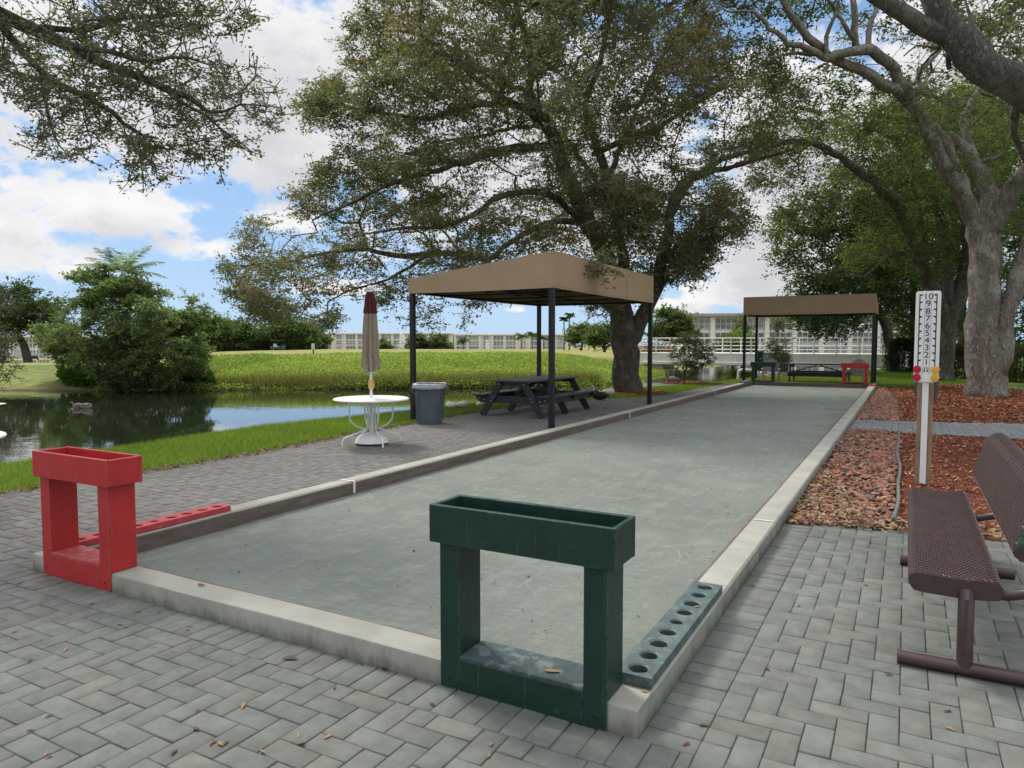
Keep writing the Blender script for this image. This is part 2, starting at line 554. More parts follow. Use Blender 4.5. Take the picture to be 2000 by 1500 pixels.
def xy3(x, y):
    return np.stack([x, y, np.zeros_like(x)], 1)


def in_poly(x, y, poly):
    poly = np.asarray(poly, float)
    ins = np.zeros(x.shape, bool)
    n = len(poly)
    for i in range(n):
        x0, y0 = poly[i][:2]
        x1, y1 = poly[(i + 1) % n][:2]
        c = ((y0 > y) != (y1 > y))
        with np.errstate(divide='ignore', invalid='ignore'):
            xi = (x1 - x0) * (y - y0) / (y1 - y0 if y1 != y0 else 1e-9) + x0
        ins ^= c & (x < xi)
    return ins


def edge_dist(x, y, poly, closed=True):
    poly = np.asarray(poly, float)
    n = len(poly)
    best = np.full(x.shape, 1e9)
    arg = np.zeros(x.shape, int)
    for i in range(n if closed else n - 1):
        a, b = poly[i][:2], poly[(i + 1) % n][:2]
        d = b - a
        t = np.clip(((x - a[0]) * d[0] + (y - a[1]) * d[1]) / (d @ d + 1e-12), 0, 1)
        q = np.hypot(x - a[0] - t * d[0], y - a[1] - t * d[1])
        m = q < best
        best[m] = q[m]
        arg[m] = i
    return best, arg


def sstep(a, b, x):
    t = np.clip((x - a) / (b - a), 0, 1)
    return t * t * (3 - 2 * t)


# ------------------------------------------------------------------ pond, ground
WATER = -0.50
POND = [(-11.4, -30), (-11.1, 4.7), (-11.6, 9.3), (-11.0, 13.2), (-10.4, 17), (-9.7, 21), (-8.4, 25.6), (-7.2, 30.0),
        (-6.4, 36), (-4.0, 42), (0.5, 58), (6, 100),
        (-10, 100), (-13.5, 62), (-13.8, 46), (-13.2, 36), (-12.5, 32.3), (-15.7, 28.3), (-19.1, 25.2), (-24.5, 21.4), (-27.5, 18.7), (-30.3, 17.1),
        (-45, 11), (-75, 2), (-75, -30)]
N_NEAR = 11        # segments 0..10 are the near shore


def ground_z(x, y):
    x = np.asarray(x, float); y = np.asarray(y, float)
    d, arg = edge_dist(x, y, POND)
    ins = in_poly(x, y, POND)
    dist = np.hypot(x, y)
    near = (arg < N_NEAR) | (arg == len(POND) - 1)
    azm = np.degrees(np.arctan2(x, y))
    left = sstep(-51.0, -56.5, azm)
    right = sstep(-26.0, -14.0, azm)
    zf = np.interp(dist, [0, 36, 42, 60, 100, 200, 320, 3000], [0.60, 0.60, 0.62, 0.60, 0.36, -0.33, -1.6, -10])
    zl = np.interp(dist, [0, 33, 46, 125, 300, 3000], [0.05, 0.05, 0.3, -1.38, -2.5, -12])
    zr = np.interp(dist, [0, 60, 130, 300, 3000], [0.0, -0.1, -1.2, -2.0, -10])
    zfar = (zf * (1 - left) + zl * left) * (1 - right) + zr * right
    zfar = zfar + (fbm(xy3(x, y), 0.05, 3, 2) - 0.5) * 0.5 * sstep(45, 80, dist)
    zn = np.interp(dist, [0, 60, 3000], [-0.03, -0.03, -10])
    wn = 1.1
    wf = 6.5
    up_n = WATER - 0.05 + (zn - WATER + 0.05) * sstep(0, wn, d)
    up_f = WATER - 0.05 + (zfar - WATER + 0.05) * np.clip(d / wf, 0, 1) ** 0.75
    land = np.where(near, up_n, up_f)
    return np.where(ins, WATER - 0.05 - np.minimum(d * 0.35, 1.0), land)


def spaced(a, b, step, lo, hi, n):
    mid = np.arange(a, b + 1e-6, step)
    t = np.linspace(0, 1, n + 1)[1:]
    l = a - (a - lo) * t ** 3
    h = b + (hi - b) * t ** 3
    return np.concatenate([l[::-1], mid, h])


gx = spaced(-58, 22, 0.45, -2600, 2600, 40)
gy = spaced(-8, 74, 0.45, -600, 3000, 40)
GX, GY = np.meshgrid(gx, gy)
fx, fy = GX.ravel(), GY.ravel()
fz = ground_z(fx, fy)
nx, ny = len(gx), len(gy)
ii = (np.arange(ny - 1)[:, None] * nx + np.arange(nx - 1)[None, :]).ravel()
gf = np.stack([ii, ii + 1, ii + nx + 1, ii + nx], 1)
# zones of the ground: mown lawn, straw fairway, mud at the waterline
dd, arg = edge_dist(fx, fy, POND)
ins = in_poly(fx, fy, POND)
nearm = (arg < N_NEAR) | (arg == len(POND) - 1)
n_a = fbm(xy3(fx, fy), 0.12, 1, 3)[:, None]
lawn = np.array([0.12, 0.165, 0.045]) * (0.75 + 0.5 * n_a)
fair = np.array([0.285, 0.255, 0.10]) * (0.75 + 0.5 * n_a)
mixf = sstep(0.45, 0.65, fbm(xy3(fx * 0.5, fy), 0.035, 9, 3)) * (~nearm) * 0.5
mixf = np.maximum(mixf, sstep(47, 56, np.hypot(fx, fy)) * 0.75 * (~nearm))[:, None]
gc = lawn * (1 - mixf) + fair * mixf
mud = np.array([0.075, 0.058, 0.04])
wm = np.where(ins, 1.0, sstep(0.9, 0.2, dd))[:, None]
gc = gc * (1 - wm) + mud * wm
m_ground = pmat('lawn_ground', (.1, .15, .05), 0.95, 0.28, 1.7, 0.5, 9.0, spec=0.05, attr=True, world=True)
tag(npmesh('ground', np.stack([fx, fy, fz], 1), gf, m_ground, cols=gc, smooth=True), kind='structure')

m, k = new_mat('pond_water')
pos = k.n('ShaderNodeNewGeometry').outputs['Position']
st = k.n('ShaderNodeMapping', {0: pos, 2: (0, 0, 0.6), 3: (1.0, 2.2, 1.0)}).outputs[0]
hgt = k.m('ADD', k.noise(st, 1.1, 3.0, 0.5), k.m('MULTIPLY', k.noise(st, 5.0, 2.0, 0.5), 0.25))
calm = k.smooth(k.noise(pos, 0.10, 2.0), 0.45, 0.68, 0.006, 0.02)
nb = k.n('ShaderNodeBump', {'Strength': calm, 'Distance': 0.35, 'Height': hgt}).outputs[0]
finish(k, k.n('ShaderNodeBsdfPrincipled', {'Base Color': (0.016, 0.021, 0.012, 1), 'Roughness': 0.015, 'IOR': 1.55, 'Specular IOR Level': 0.85, 'Normal': nb}).outputs[0])
M['water'] = m
tag(MB().add([(-90, -40, WATER), (12, -40, WATER), (12, 110, WATER), (-90, 110, WATER)], [(0, 1, 2, 3)]).build('water', m), kind='structure')

# ------------------------------------------------------------------ paving
CX0, CX1, CY0, CY1 = -5.19, -0.88, 2.60, 27.55          # outer faces of the court kerb
KW = 0.19
KT = 0.112
PAVE_L = [(-9.6, -6), (-8.5, 0.5), (-8.12, 3.8), (-7.97, 5.2), (-7.95, 7.1), (-8.12, 9.0), (-8.2, 10.4), (-8.33, 12.2), (-8.42, 14.0), (-8.05, 16.2),
          (-7.45, 18.0), (-6.62, 19.3), (-6.2, 21), (-5.98, 27.6), (CX0, 27.6), (CX0, CY0), (CX1, CY0), (CX1, 6.42), (-0.1, 6.62), (0.85, 6.66), (8, 6.9), (8, -6)]
PATH = [(CX1, 14.0), (0.4, 13.98), (1.7, 14.05), (5, 14.3), (9, 14.9), (9, 17.9), (4.5, 17.2), (2.0, 16.62), (0.4, 16.05), (CX1, 15.86)]
BR = 0.112
GAP = 0.0025
base_m = pmat('joint_sand', (0.14, 0.135, 0.115), 0.95, 0.3, 5.0, 0.4, 160, spec=0.1, world=True, spots=[((0.055, 0.055, 0.048), 1.4, 0.45, 0.8)])


def brick_rows(poly, soldier):
    out = []
    xs = [p[0] for p in poly]; ys = [p[1] for p in poly]
    ox, oy = CX1 + 2 * BR, CY0 - 2 * BR       # the bond starts from the border courses
    i0, i1 = int((min(xs) - ox) / BR) - 3, int((max(xs) - ox) / BR) + 3
    j0, j1 = int((min(ys) - oy) / BR) - 3, int((max(ys) - oy) / BR) + 3
    for j in range(j0, j1):
        for i in range(i0, i1):
            t = (i - j) % 4
            if t == 0:
                out.append((ox + i * BR + BR, oy + j * BR + BR / 2, 2 * BR, BR))
            elif t == 3:
                out.append((ox + i * BR + BR / 2, oy + j * BR + BR, BR, 2 * BR))
    a = np.array(out)
    keep = in_poly(a[:, 0], a[:, 1], poly)
    a = a[keep]
    if soldier:
        sx0, sx1, sy0 = CX0 - 2 * BR, CX1 + 2 * BR, CY0 - 2 * BR
        # bricks under the border courses are cut to their edge, as in the photograph
        res = []
        for (cx, cy, w, h) in a:
            x0, x1, y0, y1 = cx - w / 2, cx + w / 2, cy - h / 2, cy + h / 2
            if sx0 < cx < sx1 and cy > sy0:
                if x0 < sx0: x1 = sx0
                elif x1 > sx1: x0 = sx1
                elif y0 < sy0: y1 = sy0
                else: continue
            elif cx <= sx0 and y1 > sy0: x1 = min(x1, sx0)
            elif cx >= sx1 and y1 > sy0: x0 = max(x0, sx1)
            elif sx0 < cx < sx1: y1 = min(y1, sy0)
            if x1 - x0 > 0.016 and y1 - y0 > 0.016:
                res.append(((x0 + x1) / 2, (y0 + y1) / 2, x1 - x0, y1 - y0))
        x = sx0 + BR / 2
        while x < sx1:
            res.append((x, CY0 - BR, BR, 2 * BR)); x += BR
        if sx1 - (x - BR / 2) > 0.02:
            res.append(((x - BR / 2 + sx1) / 2, CY0 - BR, sx1 - (x - BR / 2), 2 * BR))
        y = sy0 + 2 * BR + BR / 2
        while y < 27.5:
            if y < 20.5: res.append((CX0 - BR, y, 2 * BR, BR))
            if y < 6.45: res.append((CX1 + BR, y, 2 * BR, BR))
            y += BR
        a = np.array(res)
    return a


def lay_bricks(name, a, tone, seed, tint):
    r = np.random.default_rng(seed)
    n = len(a)
    cx, cy, w, h = a.T
    gap = GAP + 0.0008 * (cy < 2.6) + 0.0065 * sstep(-4.4, -5.6, cx)
    w = w - gap - r.random(n) * 0.0025; h = h - gap - r.random(n) * 0.003
    ang = r.normal(0, 0.006, n)
    z = r.normal(0, 0.0012, n)
    tx, ty = r.normal(0, 0.006, n), r.normal(0, 0.006, n)
    bv = 0.0045
    cor = np.array([(-1, -1), (1, -1), (1, 1), (-1, 1)])
    V = np.zeros((n, 12, 3))
    for kx, (inset, zz) in enumerate([(0, -0.03), (0, -bv * 0.8), (bv, 0.0)]):
        for c in range(4):
            lx = cor[c, 0] * (w / 2 - inset); ly = cor[c, 1] * (h / 2 - inset)
            V[:, kx * 4 + c, 0] = cx + lx * np.cos(ang) - ly * np.sin(ang)
            V[:, kx * 4 + c, 1] = cy + lx * np.sin(ang) + ly * np.cos(ang)
            V[:, kx * 4 + c, 2] = z + zz + lx * tx + ly * ty
    fl = []
    for l in range(2):
        for c in range(4):
            fl.append((l * 4 + c, l * 4 + (c + 1) % 4, l * 4 + 4 + (c + 1) % 4, l * 4 + 4 + c))
    fl.append((8, 9, 10, 11))
    Fq = (np.array(fl)[None] + (np.arange(n) * 12)[:, None, None]).reshape(-1, 4)
    t = np.clip(r.normal(1.0, 0.045, n), 0.85, 1.12)
    big = fbm(xy3(cx, cy), 0.5, seed, 3)
    t = t * (0.84 + 0.32 * big)
    wl = tint(cx, cy)[:, None]
    c = (np.array(tone[0]) * (1 - wl) + np.array(tone[1]) * wl) * t[:, None]
    hue = r.normal(0, 0.012, n)
    c = c * (1 + np.stack([hue, 0 * hue, -hue], 1))
    c = np.repeat(c[:, None, :], 12, 1).reshape(-1, 3)
    return npmesh(name, V.reshape(-1, 3), Fq, M['paver'], cols=c)


M['paver'] = pmat('concrete_paver', (.2, .2, .2), 0.9, 0.17, 9.0, 0.45, 240, spec=0.12, attr=True, world=True,
                  spots=[((0.10, 0.105, 0.10), 1.1, 0.56, 0.32), ((0.34, 0.35, 0.34), 300, 0.66, 0.35), ((0.05, 0.05, 0.048), 34.0, 0.72, 0.5)])
pv = lay_bricks('paving', brick_rows(PAVE_L, True), [(0.158, 0.167, 0.148), (0.160, 0.154, 0.142)], 3, lambda x, y: np.maximum(sstep(-3.6, -5.6, x), sstep(0.2, 0.9, x) * 0.6))
tag(pv, kind='structure')
tag(lay_bricks('path', brick_rows(PATH, False), [(0.20, 0.21, 0.215), (0.20, 0.21, 0.215)], 4, lambda x, y: x * 0), kind='structure')


def sheet(name, poly, z, mat):
    return MB().add([(p[0], p[1], z) for p in poly], [tuple(range(len(poly)))]).build(name, mat)


def flat_poly(name, poly, z, mat, kind='structure', skirt=0.0):
    o = sheet(name, poly, z, mat)
    return tag(o, kind=kind)


flat_poly('paving_bed', PAVE_L[::-1], -0.0125, base_m)
flat_poly('path_bed', PATH, -0.0125, base_m)

# ------------------------------------------------------------------ the bocce court: clay, kerb, boards
m, k = new_mat('court_clay')
pos = k.n('ShaderNodeNewGeometry').outputs['Position']
n_l = k.noise(pos, 0.7, 6, 0.6)
n_s = k.noise(pos, 55, 5, 0.7)
st = k.n('ShaderNodeMapping', {0: pos, 2: (0, 0, 0.25), 3: (4.0, 1.1, 1)}).outputs[0]
st2 = k.n('ShaderNodeMapping', {0: pos, 2: (0, 0, -0.7), 3: (1.0, 2.2, 1)}).outputs[0]
swp = k.m('ADD', k.m('MULTIPLY', k.noise(st, 2.0, 6, 0.7, 0.8), 0.5), k.m('MULTIPLY', k.noise(st2, 2.2, 6, 0.7, 1.2), 0.5))
cc = k.mix(k.smooth(n_l, 0.3, 0.7), (0.165, 0.183, 0.160, 1), (0.212, 0.230, 0.202, 1))
cc = k.mix(k.smooth(swp, 0.47, 0.62, 0, 0.5), cc, (0.275, 0.294, 0.254, 1))
cc = k.mix(k.smooth(n_s, 0.55, 0.75, 0, 0.45), cc, (0.135, 0.152, 0.136, 1))
scr = k.n('ShaderNodeTexVoronoi', {'Vector': k.n('ShaderNodeMapping', {0: pos, 2: (0, 0, 0.5), 3: (6, 0.6, 1)}).outputs[0], 'Scale': 2.3, 'Randomness': 1.0}, feature='DISTANCE_TO_EDGE').outputs[0]
cc = k.mix(k.m('MULTIPLY', k.smooth(scr, 0.02, 0.0), k.smooth(k.noise(pos, 1.3, 3), 0.45, 0.62, 0, 0.38)), cc, (0.40, 0.41, 0.37, 1))
hh = k.m('ADD', k.m('MULTIPLY', n_s, 0.5), k.m('MULTIPLY', k.noise(st2, 9, 5, 0.65, 1.0), 0.9))
nb = k.n('ShaderNodeBump', {'Strength': 0.9, 'Distance': 0.03, 'Height': hh}).outputs[0]
finish(k, k.n('ShaderNodeBsdfPrincipled', {'Base Color': cc, 'Roughness': 0.95, 'Specular IOR Level': 0.1, 'Normal': nb}).outputs[0])
M['clay'] = m
ZC = -0.018
cg = 44, 250
xs = np.linspace(CX0 + KW - 0.03, CX1 - KW + 0.03, cg[0]); ys = np.linspace(CY0 + KW - 0.03, CY1 - KW + 0.03, cg[1])
X, Y = np.meshgrid(xs, ys)
X, Y = X.ravel(), Y.ravel()
Z = ZC + (fbm(xy3(X, Y), 1.2, 5, 3) - 0.5) * 0.012
# near the front end the clay is piled almost to the kerb
Z = Z + 0.085 * sstep(3.6, 2.8, Y) * sstep(-4.75, -4.2, X)
Z = Z + 0.045 * sstep(-1.5, -1.1, X) * sstep(9.0, 5.0, Y)
i_ = (np.arange(cg[1] - 1)[:, None] * cg[0] + np.arange(cg[0] - 1)[None, :]).ravel()
tag(npmesh('bocce_court', np.stack([X, Y, Z], 1), np.stack([i_, i_ + 1, i_ + cg[0] + 1, i_ + cg[0]], 1), M['clay'], smooth=True), kind='structure')

m, k = new_mat('kerb_concrete')
pos = k.n('ShaderNodeNewGeometry').outputs['Position']
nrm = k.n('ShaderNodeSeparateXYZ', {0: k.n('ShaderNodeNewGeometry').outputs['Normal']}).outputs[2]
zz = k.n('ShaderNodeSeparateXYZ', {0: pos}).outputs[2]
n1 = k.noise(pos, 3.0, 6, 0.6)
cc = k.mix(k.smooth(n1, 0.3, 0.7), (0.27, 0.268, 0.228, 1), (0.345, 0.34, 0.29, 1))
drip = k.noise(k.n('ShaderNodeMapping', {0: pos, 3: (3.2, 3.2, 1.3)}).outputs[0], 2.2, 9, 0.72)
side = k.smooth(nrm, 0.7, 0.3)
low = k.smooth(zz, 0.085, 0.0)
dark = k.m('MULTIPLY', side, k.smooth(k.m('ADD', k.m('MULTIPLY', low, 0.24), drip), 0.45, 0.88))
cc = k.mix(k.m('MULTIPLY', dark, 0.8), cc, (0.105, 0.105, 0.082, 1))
speck = k.noise(pos, 85, 5, 0.7)
cc = k.mix(k.m('MULTIPLY', k.smooth(speck, 0.56, 0.72), k.smooth(k.noise(pos, 1.8, 4), 0.42, 0.62)), cc, (0.17, 0.165, 0.15, 1))
hh = k.m('ADD', speck, k.m('MULTIPLY', n1, 0.6))
nb = k.n('ShaderNodeBump', {'Strength': 0.3, 'Distance': 0.012, 'Height': hh}).outputs[0]
finish(k, k.n('ShaderNodeBsdfPrincipled', {'Base Color': cc, 'Roughness': 0.9, 'Specular IOR Level': 0.15, 'Normal': nb}).outputs[0])
M['kerb'] = m
M['kerb_board'] = pmat('kerb_board', (0.135, 0.106, 0.086), 0.85, 0.25, 3.0, 0.25, 50, world=True, stretch=(1, 1, 6), spots=[((0.20, 0.19, 0.17), 2.0, 0.55, 0.6)])

kerb = thing('court_kerb', 'low grey concrete kerb framing the bocce court', 'kerb', (0, 0, 0))
kb = MB()


def kerb_run(p0, p1, along_x):
    """one cast length of kerb with a rounded, slightly wavering outer edge"""
    n = max(2, int(math.hypot(p1[0] - p0[0], p1[1] - p0[1]) / 0.22))
    prof = [(-KW / 2, -0.12), (-KW / 2, KT - 0.016), (-KW / 2 + 0.005, KT - 0.005), (-KW / 2 + 0.016, KT), (KW / 2 - 0.012, KT), (KW / 2, KT - 0.012), (KW / 2, -0.12)]
    vs, fs = [], []
    for i in range(n + 1):
        t = i / n
        for (o, z) in prof:
            if along_x:
                p = (p0[0] + (p1[0] - p0[0]) * t, p0[1] + o, z)
            else:
                p = (p0[0] + o, p0[1] + (p1[1] - p0[1]) * t, z)
            w = (mnoise.noise(Vector(p) * 1.7) * 0.004 + mnoise.noise(Vector(p) * 9) * 0.0012) if (0 < i < n) else 0
            vs.append((p[0] + (0 if along_x else w), p[1] + (w if along_x else 0), z + (w * 0.8 if z > 0.05 else 0)))
    q = len(prof)
    for i in range(n):
        for j in range(q - 1):
            fs.append((i * q + j, i * q + j + 1, (i + 1) * q + j + 1, (i + 1) * q + j))
    fs.append(tuple(range(q)))
    fs.append(tuple(n * q + j for j in range(q))[::-1])
    kb.add(vs, fs)


xl, xr = CX0 + KW / 2, CX1 - KW / 2
kerb_run((CX0, CY0 + KW / 2), (CX1, CY0 + KW / 2), True)
for (ya, yb) in ((CY0 + KW + 0.001, 8.9), (8.906, 15.2), (15.206, 21.4), (21.406, CY1 - KW - 0.001)):
    kerb_run((xl, ya), (xl, yb), False)
    kerb_run((xr, ya), (xr, yb), False)
kerb_run((CX0, CY1 - KW / 2), (CX1, CY1 - KW / 2), True)
kb.build('kerb', M['kerb'], kerb, smooth='auto')
bm = MB()
bt = 0.022
bm.box((CX0 + KW + bt / 2 + 0.001, (CY0 + CY1) / 2, 0.02), (bt, CY1 - CY0 - 2 * KW - 0.01, 0.165), 0.003)
bm.box((CX1 - KW - bt / 2 - 0.001, (CY0 + CY1) / 2, 0.02), (bt, CY1 - CY0 - 2 * KW - 0.01, 0.165), 0.003)
bm.box(((CX0 + CX1) / 2, CY0 + KW + bt / 2 + 0.001, 0.02), (CX1 - CX0 - 2 * KW - 2 * bt - 0.01, bt, 0.165), 0.003)
bm.box(((CX0 + CX1) / 2, CY1 - KW - bt / 2 - 0.001, 0.02), (CX1 - CX0 - 2 * KW - 2 * bt - 0.01, bt, 0.185), 0.003)
bm.build('board', M['kerb_board'], kerb)
for yy in (5.6, 14.0, 21.5):           # white foul lines painted over the kerb
    lm = MB()
    lm.box((CX0 + KW + bt + 0.0035, yy, 0.053), (0.004, 0.03, 0.125), 0.0005)
    lm.box((CX0 + KW / 2 + bt / 2 + .016, yy, KT + 0.0035), (KW + bt - 0.03, 0.02, 0.003), 0.0005)
    lm.build('foul_line', M['white_paint'], kerb)
    lm = MB()
    lm.box((CX1 - KW / 2, yy + 0.35, KT + 0.0045), (KW - 0.03, 0.016, 0.003), 0.0005)
    lm.build('foul_line', M['white_paint'], kerb)


# ------------------------------------------------------------------ loose ground covers
def quad_chips(pos, L, Wd, tilt, seed, thick=False):
    """little four-cornered flakes lying on pos; returns V, F and the number of corners each"""
    r = np.random.default_rng(seed)
    n = len(pos)
    a = r.random(n) * 2 * np.pi
    t1 = r.normal(0, tilt, n); t2 = r.normal(0, tilt, n)
    ux = np.stack([np.cos(a), np.sin(a), t1], 1)
    vy = np.stack([-np.sin(a), np.cos(a), t2], 1)
    L = L * (0.6 + 0.8 * r.random(n)); Wd = Wd * (0.6 + 0.8 * r.random(n))
    V = np.stack([pos - ux * L[:, None] / 2, pos - vy * Wd[:, None] / 2, pos + ux * L[:, None] / 2, pos + vy * Wd[:, None] / 2], 1)
    Fq = np.arange(n * 4).reshape(n, 4)
    return V.reshape(-1, 3), Fq


def scatter(poly, n, seed):
    r = np.random.default_rng(seed)
    xs = [p[0] for p in poly]; ys = [p[1] for p in poly]
    out = []
    tot = 0
    while tot < n:
        x = r.uniform(min(xs), max(xs), n); y = r.uniform(min(ys), max(ys), n)
        kx = in_poly(x, y, poly)
        out.append(np.stack([x[kx], y[kx]], 1)); tot += kx.sum()
        if not kx.any(): break
    return np.concatenate(out)[:n]


MULCH_A = [(-0.02, 6.64), (0.85, 6.68), (7, 6.9), (7, 14.55), (5, 14.32), (1.7, 14.04), (0.4, 13.97), (-0.1, 13.99)]
MULCH_B = [(-0.15, 15.95), (0.4, 16.07), (2.0, 16.64), (4.5, 17.22), (9, 17.95), (9, 27.5), (3.4, 28.4), (2.2, 31.5), (1.0, 30.6), (0.2, 28.9), (-0.7, 27.9), (-0.25, 22)]
ROCK_A = [(CX1 + 0.005, 6.4), (-0.03, 6.62), (-0.08, 9), (-0.03, 13.98), (CX1 + 0.005, 13.99)]
ROCK_B = [(CX1 + 0.005, 15.88), (-0.1, 15.95), (-0.2, 22), (-0.62, 27.9), (CX1 + 0.005, 27.9)]
m_mulch = pmat('mulch_bed_base', (0.11, 0.042, 0.027), 0.95, 0.35, 9, 0.8, 40, spec=0.05, world=True)
m_rockbase = pmat('rock_bed_base', (0.10, 0.065, 0.05), 0.95, 0.35, 12, 0.8, 40, spec=0.05, world=True)
for nm, pl, mt in (('mulch_bed', MULCH_A, m_mulch), ('mulch_bed', MULCH_B, m_mulch), ('rock_bed', ROCK_A, m_rockbase), ('rock_bed', ROCK_B, m_rockbase)):
    flat_poly(nm, pl, -0.016, mt)
M['chip'] = pmat('wood_chip', (.2, .1, .05), 0.9, 0.2, 20, attr=True, spec=0.08)


def chips(name, poly, n, L, Wd, pal, seed, zs=0.012):
    p = scatter(poly, n, seed)
    r = np.random.default_rng(seed + 1)
    P3 = np.stack([p[:, 0], p[:, 1], -0.012 + r.random(n) * zs + 0.022 * (vnoise(xy3(p[:, 0], p[:, 1]), 2.2, seed))], 1)
    V, Fq = quad_chips(P3, L, Wd, 0.28, seed + 2)
    pal = np.array(pal)
    ci = r.choice(len(pal), n, p=[0.38, 0.26, 0.24, 0.12])
    c = pal[ci] * r.uniform(0.7, 1.3, (n, 1))
    o = npmesh(name, V, Fq, M['chip'], cols=np.repeat(c, 4, 0))
    return tag(o, kind='stuff')


MP = [(0.32, 0.10, 0.045), (0.21, 0.065, 0.034), (0.42, 0.25, 0.13), (0.12, 0.05, 0.03)]
chips('mulch', MULCH_A, 20000, 0.055, 0.017, MP, 21)
chips('mulch', MULCH_B, 26000, 0.085, 0.026, MP, 22)
LP = [(0.27, 0.19, 0.10), (0.19, 0.125, 0.07), (0.31, 0.235, 0.14), (0.115, 0.07, 0.045)]
chips('leaf_litter', [(CX1 + .005, 6.4), (0.9, 6.66), (0.9, 7.1), (-0.3, 7.0), (-0.6, 8.4), (CX1 + .005, 9.4)], 1500, 0.06, 0.02, LP, 24, 0.05)
chips('leaf_litter', [(CX1 + .005, 9.4), (-0.5, 9.4), (-0.2, 13.9), (CX1 + .005, 13.9)], 500, 0.06, 0.02, LP, 25, 0.05)

# stones
ico_v, ico_f = [], []
t_ = (1 + 5 ** 0.5) / 2
ico_v = [(-1, t_, 0), (1, t_, 0), (-1, -t_, 0), (1, -t_, 0), (0, -1, t_), (0, 1, t_), (0, -1, -t_), (0, 1, -t_), (t_, 0, -1), (t_, 0, 1), (-t_, 0, -1), (-t_, 0, 1)]
ico_f = [(0, 11, 5), (0, 5, 1), (0, 1, 7), (0, 7, 10), (0, 10, 11), (1, 5, 9), (5, 11, 4), (11, 10, 2), (10, 7, 6), (7, 1, 8), (3, 9, 4), (3, 4, 2), (3, 2, 6), (3, 6, 8), (3, 8, 9), (4, 9, 5), (2, 4, 11), (6, 2, 10), (8, 6, 7), (9, 8, 1)]
iv = [Vector(v).normalized() for v in ico_v]
sub_v, sub_f, cache = list(iv), [], {}


def midp(a, b):
    kx = (min(a, b), max(a, b))
    if kx not in cache:
        cache[kx] = len(sub_v)
        sub_v.append(((sub_v[a] + sub_v[b]) / 2).normalized())
    return cache[kx]


for (a, b, c) in ico_f:
    ab, bc, ca = midp(a, b), midp(b, c), midp(c, a)
    sub_f += [(a, ab, ca), (b, bc, ab), (c, ca, bc), (ab, bc, ca)]
SUBV = np.array([tuple(v) for v in sub_v]); SUBF = np.array(sub_f)


def stones(name, poly, n, size, seed):
    r = np.random.default_rng(seed)
    p = scatter(poly, n, seed)
    q = len(SUBV)
    s = size * (0.55 + 0.75 * r.random(n) ** 1.5)
    sc = np.stack([s * r.uniform(0.8, 1.5, n), s * r.uniform(0.6, 1.0, n), s * r.uniform(0.4, 0.75, n)], 1)
    V = SUBV[None] * (1 + r.normal(0, 0.13, (n, q, 1)))
    # chop facets: clamp along two random directions
    for _ in range(3):
        d = r.normal(0, 1, (n, 3)); d /= np.linalg.norm(d, axis=1)[:, None]
        h = (V * d[:, None, :]).sum(2)
        over = np.maximum(h - 0.62, 0)
        V = V - over[:, :, None] * d[:, None, :]
    V = V * sc[:, None, :]
    a = r.random(n) * 6.28; tl = r.normal(0, 0.3, n)
    ca, sa = np.cos(a)[:, None], np.sin(a)[:, None]
    x = V[:, :, 0] * ca - V[:, :, 1] * sa; y = V[:, :, 0] * sa + V[:, :, 1] * ca
    z = V[:, :, 2] + V[:, :, 0] * tl[:, None]
    P = np.stack([x + p[:, :1], y + p[:, 1:], z + sc[:, 2:] * 0.4 - 0.012 + r.random((n, 1)) * 0.02], 2)
    Fq = (SUBF[None] + (np.arange(n) * q)[:, None, None]).reshape(-1, 3)
    pal = np.array([(0.27, 0.125, 0.085), (0.33, 0.185, 0.135), (0.20, 0.105, 0.078), (0.13, 0.115, 0.11), (0.36, 0.15, 0.08), (0.25, 0.17, 0.13)])
    c = pal[r.choice(6, n, p=[.26, .22, .18, .15, .07, .12])] * r.uniform(0.75, 1.25, (n, 1))
    return tag(npmesh(name, P.reshape(-1, 3), Fq, M['stone'], cols=np.repeat(c, q, 0)), kind='stuff')


M['stone'] = pmat('lava_stone', (.3, .2, .15), 0.9, 0.22, 25, 0.5, 120, attr=True, spec=0.12, world=True)
stones('river_stones', ROCK_A, 3000, 0.032, 31)
stones('river_stones', ROCK_B, 3600, 0.034, 32)


# grass
def grass(name, poly, n, hgt, wid, pal, seed, zf=None, avoid=None):
    r = np.random.default_rng(seed)
    p = scatter(poly, n, seed)
    if avoid:
        for (ax, ay, ar) in avoid:
            p = p[np.hypot(p[:, 0] - ax, p[:, 1] - ay) > ar]
    n = len(p)
    z = (ground_z(p[:, 0], p[:, 1]) if zf is None else np.full(n, zf))
    a = r.random(n) * 6.28
    lump = fbm(xy3(p[:, 0], p[:, 1]), 0.9, seed, 3)
    h = hgt * (0.5 + 0.7 * r.random(n)) * (0.7 + 0.6 * lump)
    ln = r.normal(0, 0.45, (n, 2)) * h[:, None]
    b = np.stack([np.cos(a) * wid / 2, np.sin(a) * wid / 2], 1)
    P = np.zeros((n, 3, 3))
    P[:, 0, :2] = p - b; P[:, 1, :2] = p + b; P[:, 2, :2] = p + ln
    P[:, 0, 2] = z - 0.01; P[:, 1, 2] = z - 0.01; P[:, 2, 2] = z + h
    pal = np.array(pal)
    ci = r.choice(len(pal), n)
    c = pal[ci] * (0.7 + 0.6 * lump[:, None]) * r.uniform(0.85, 1.15, (n, 1))
    return tag(npmesh(name, P.reshape(-1, 3), np.arange(n * 3).reshape(n, 3), M['grass'], cols=np.repeat(c, 3, 0)), kind='stuff')


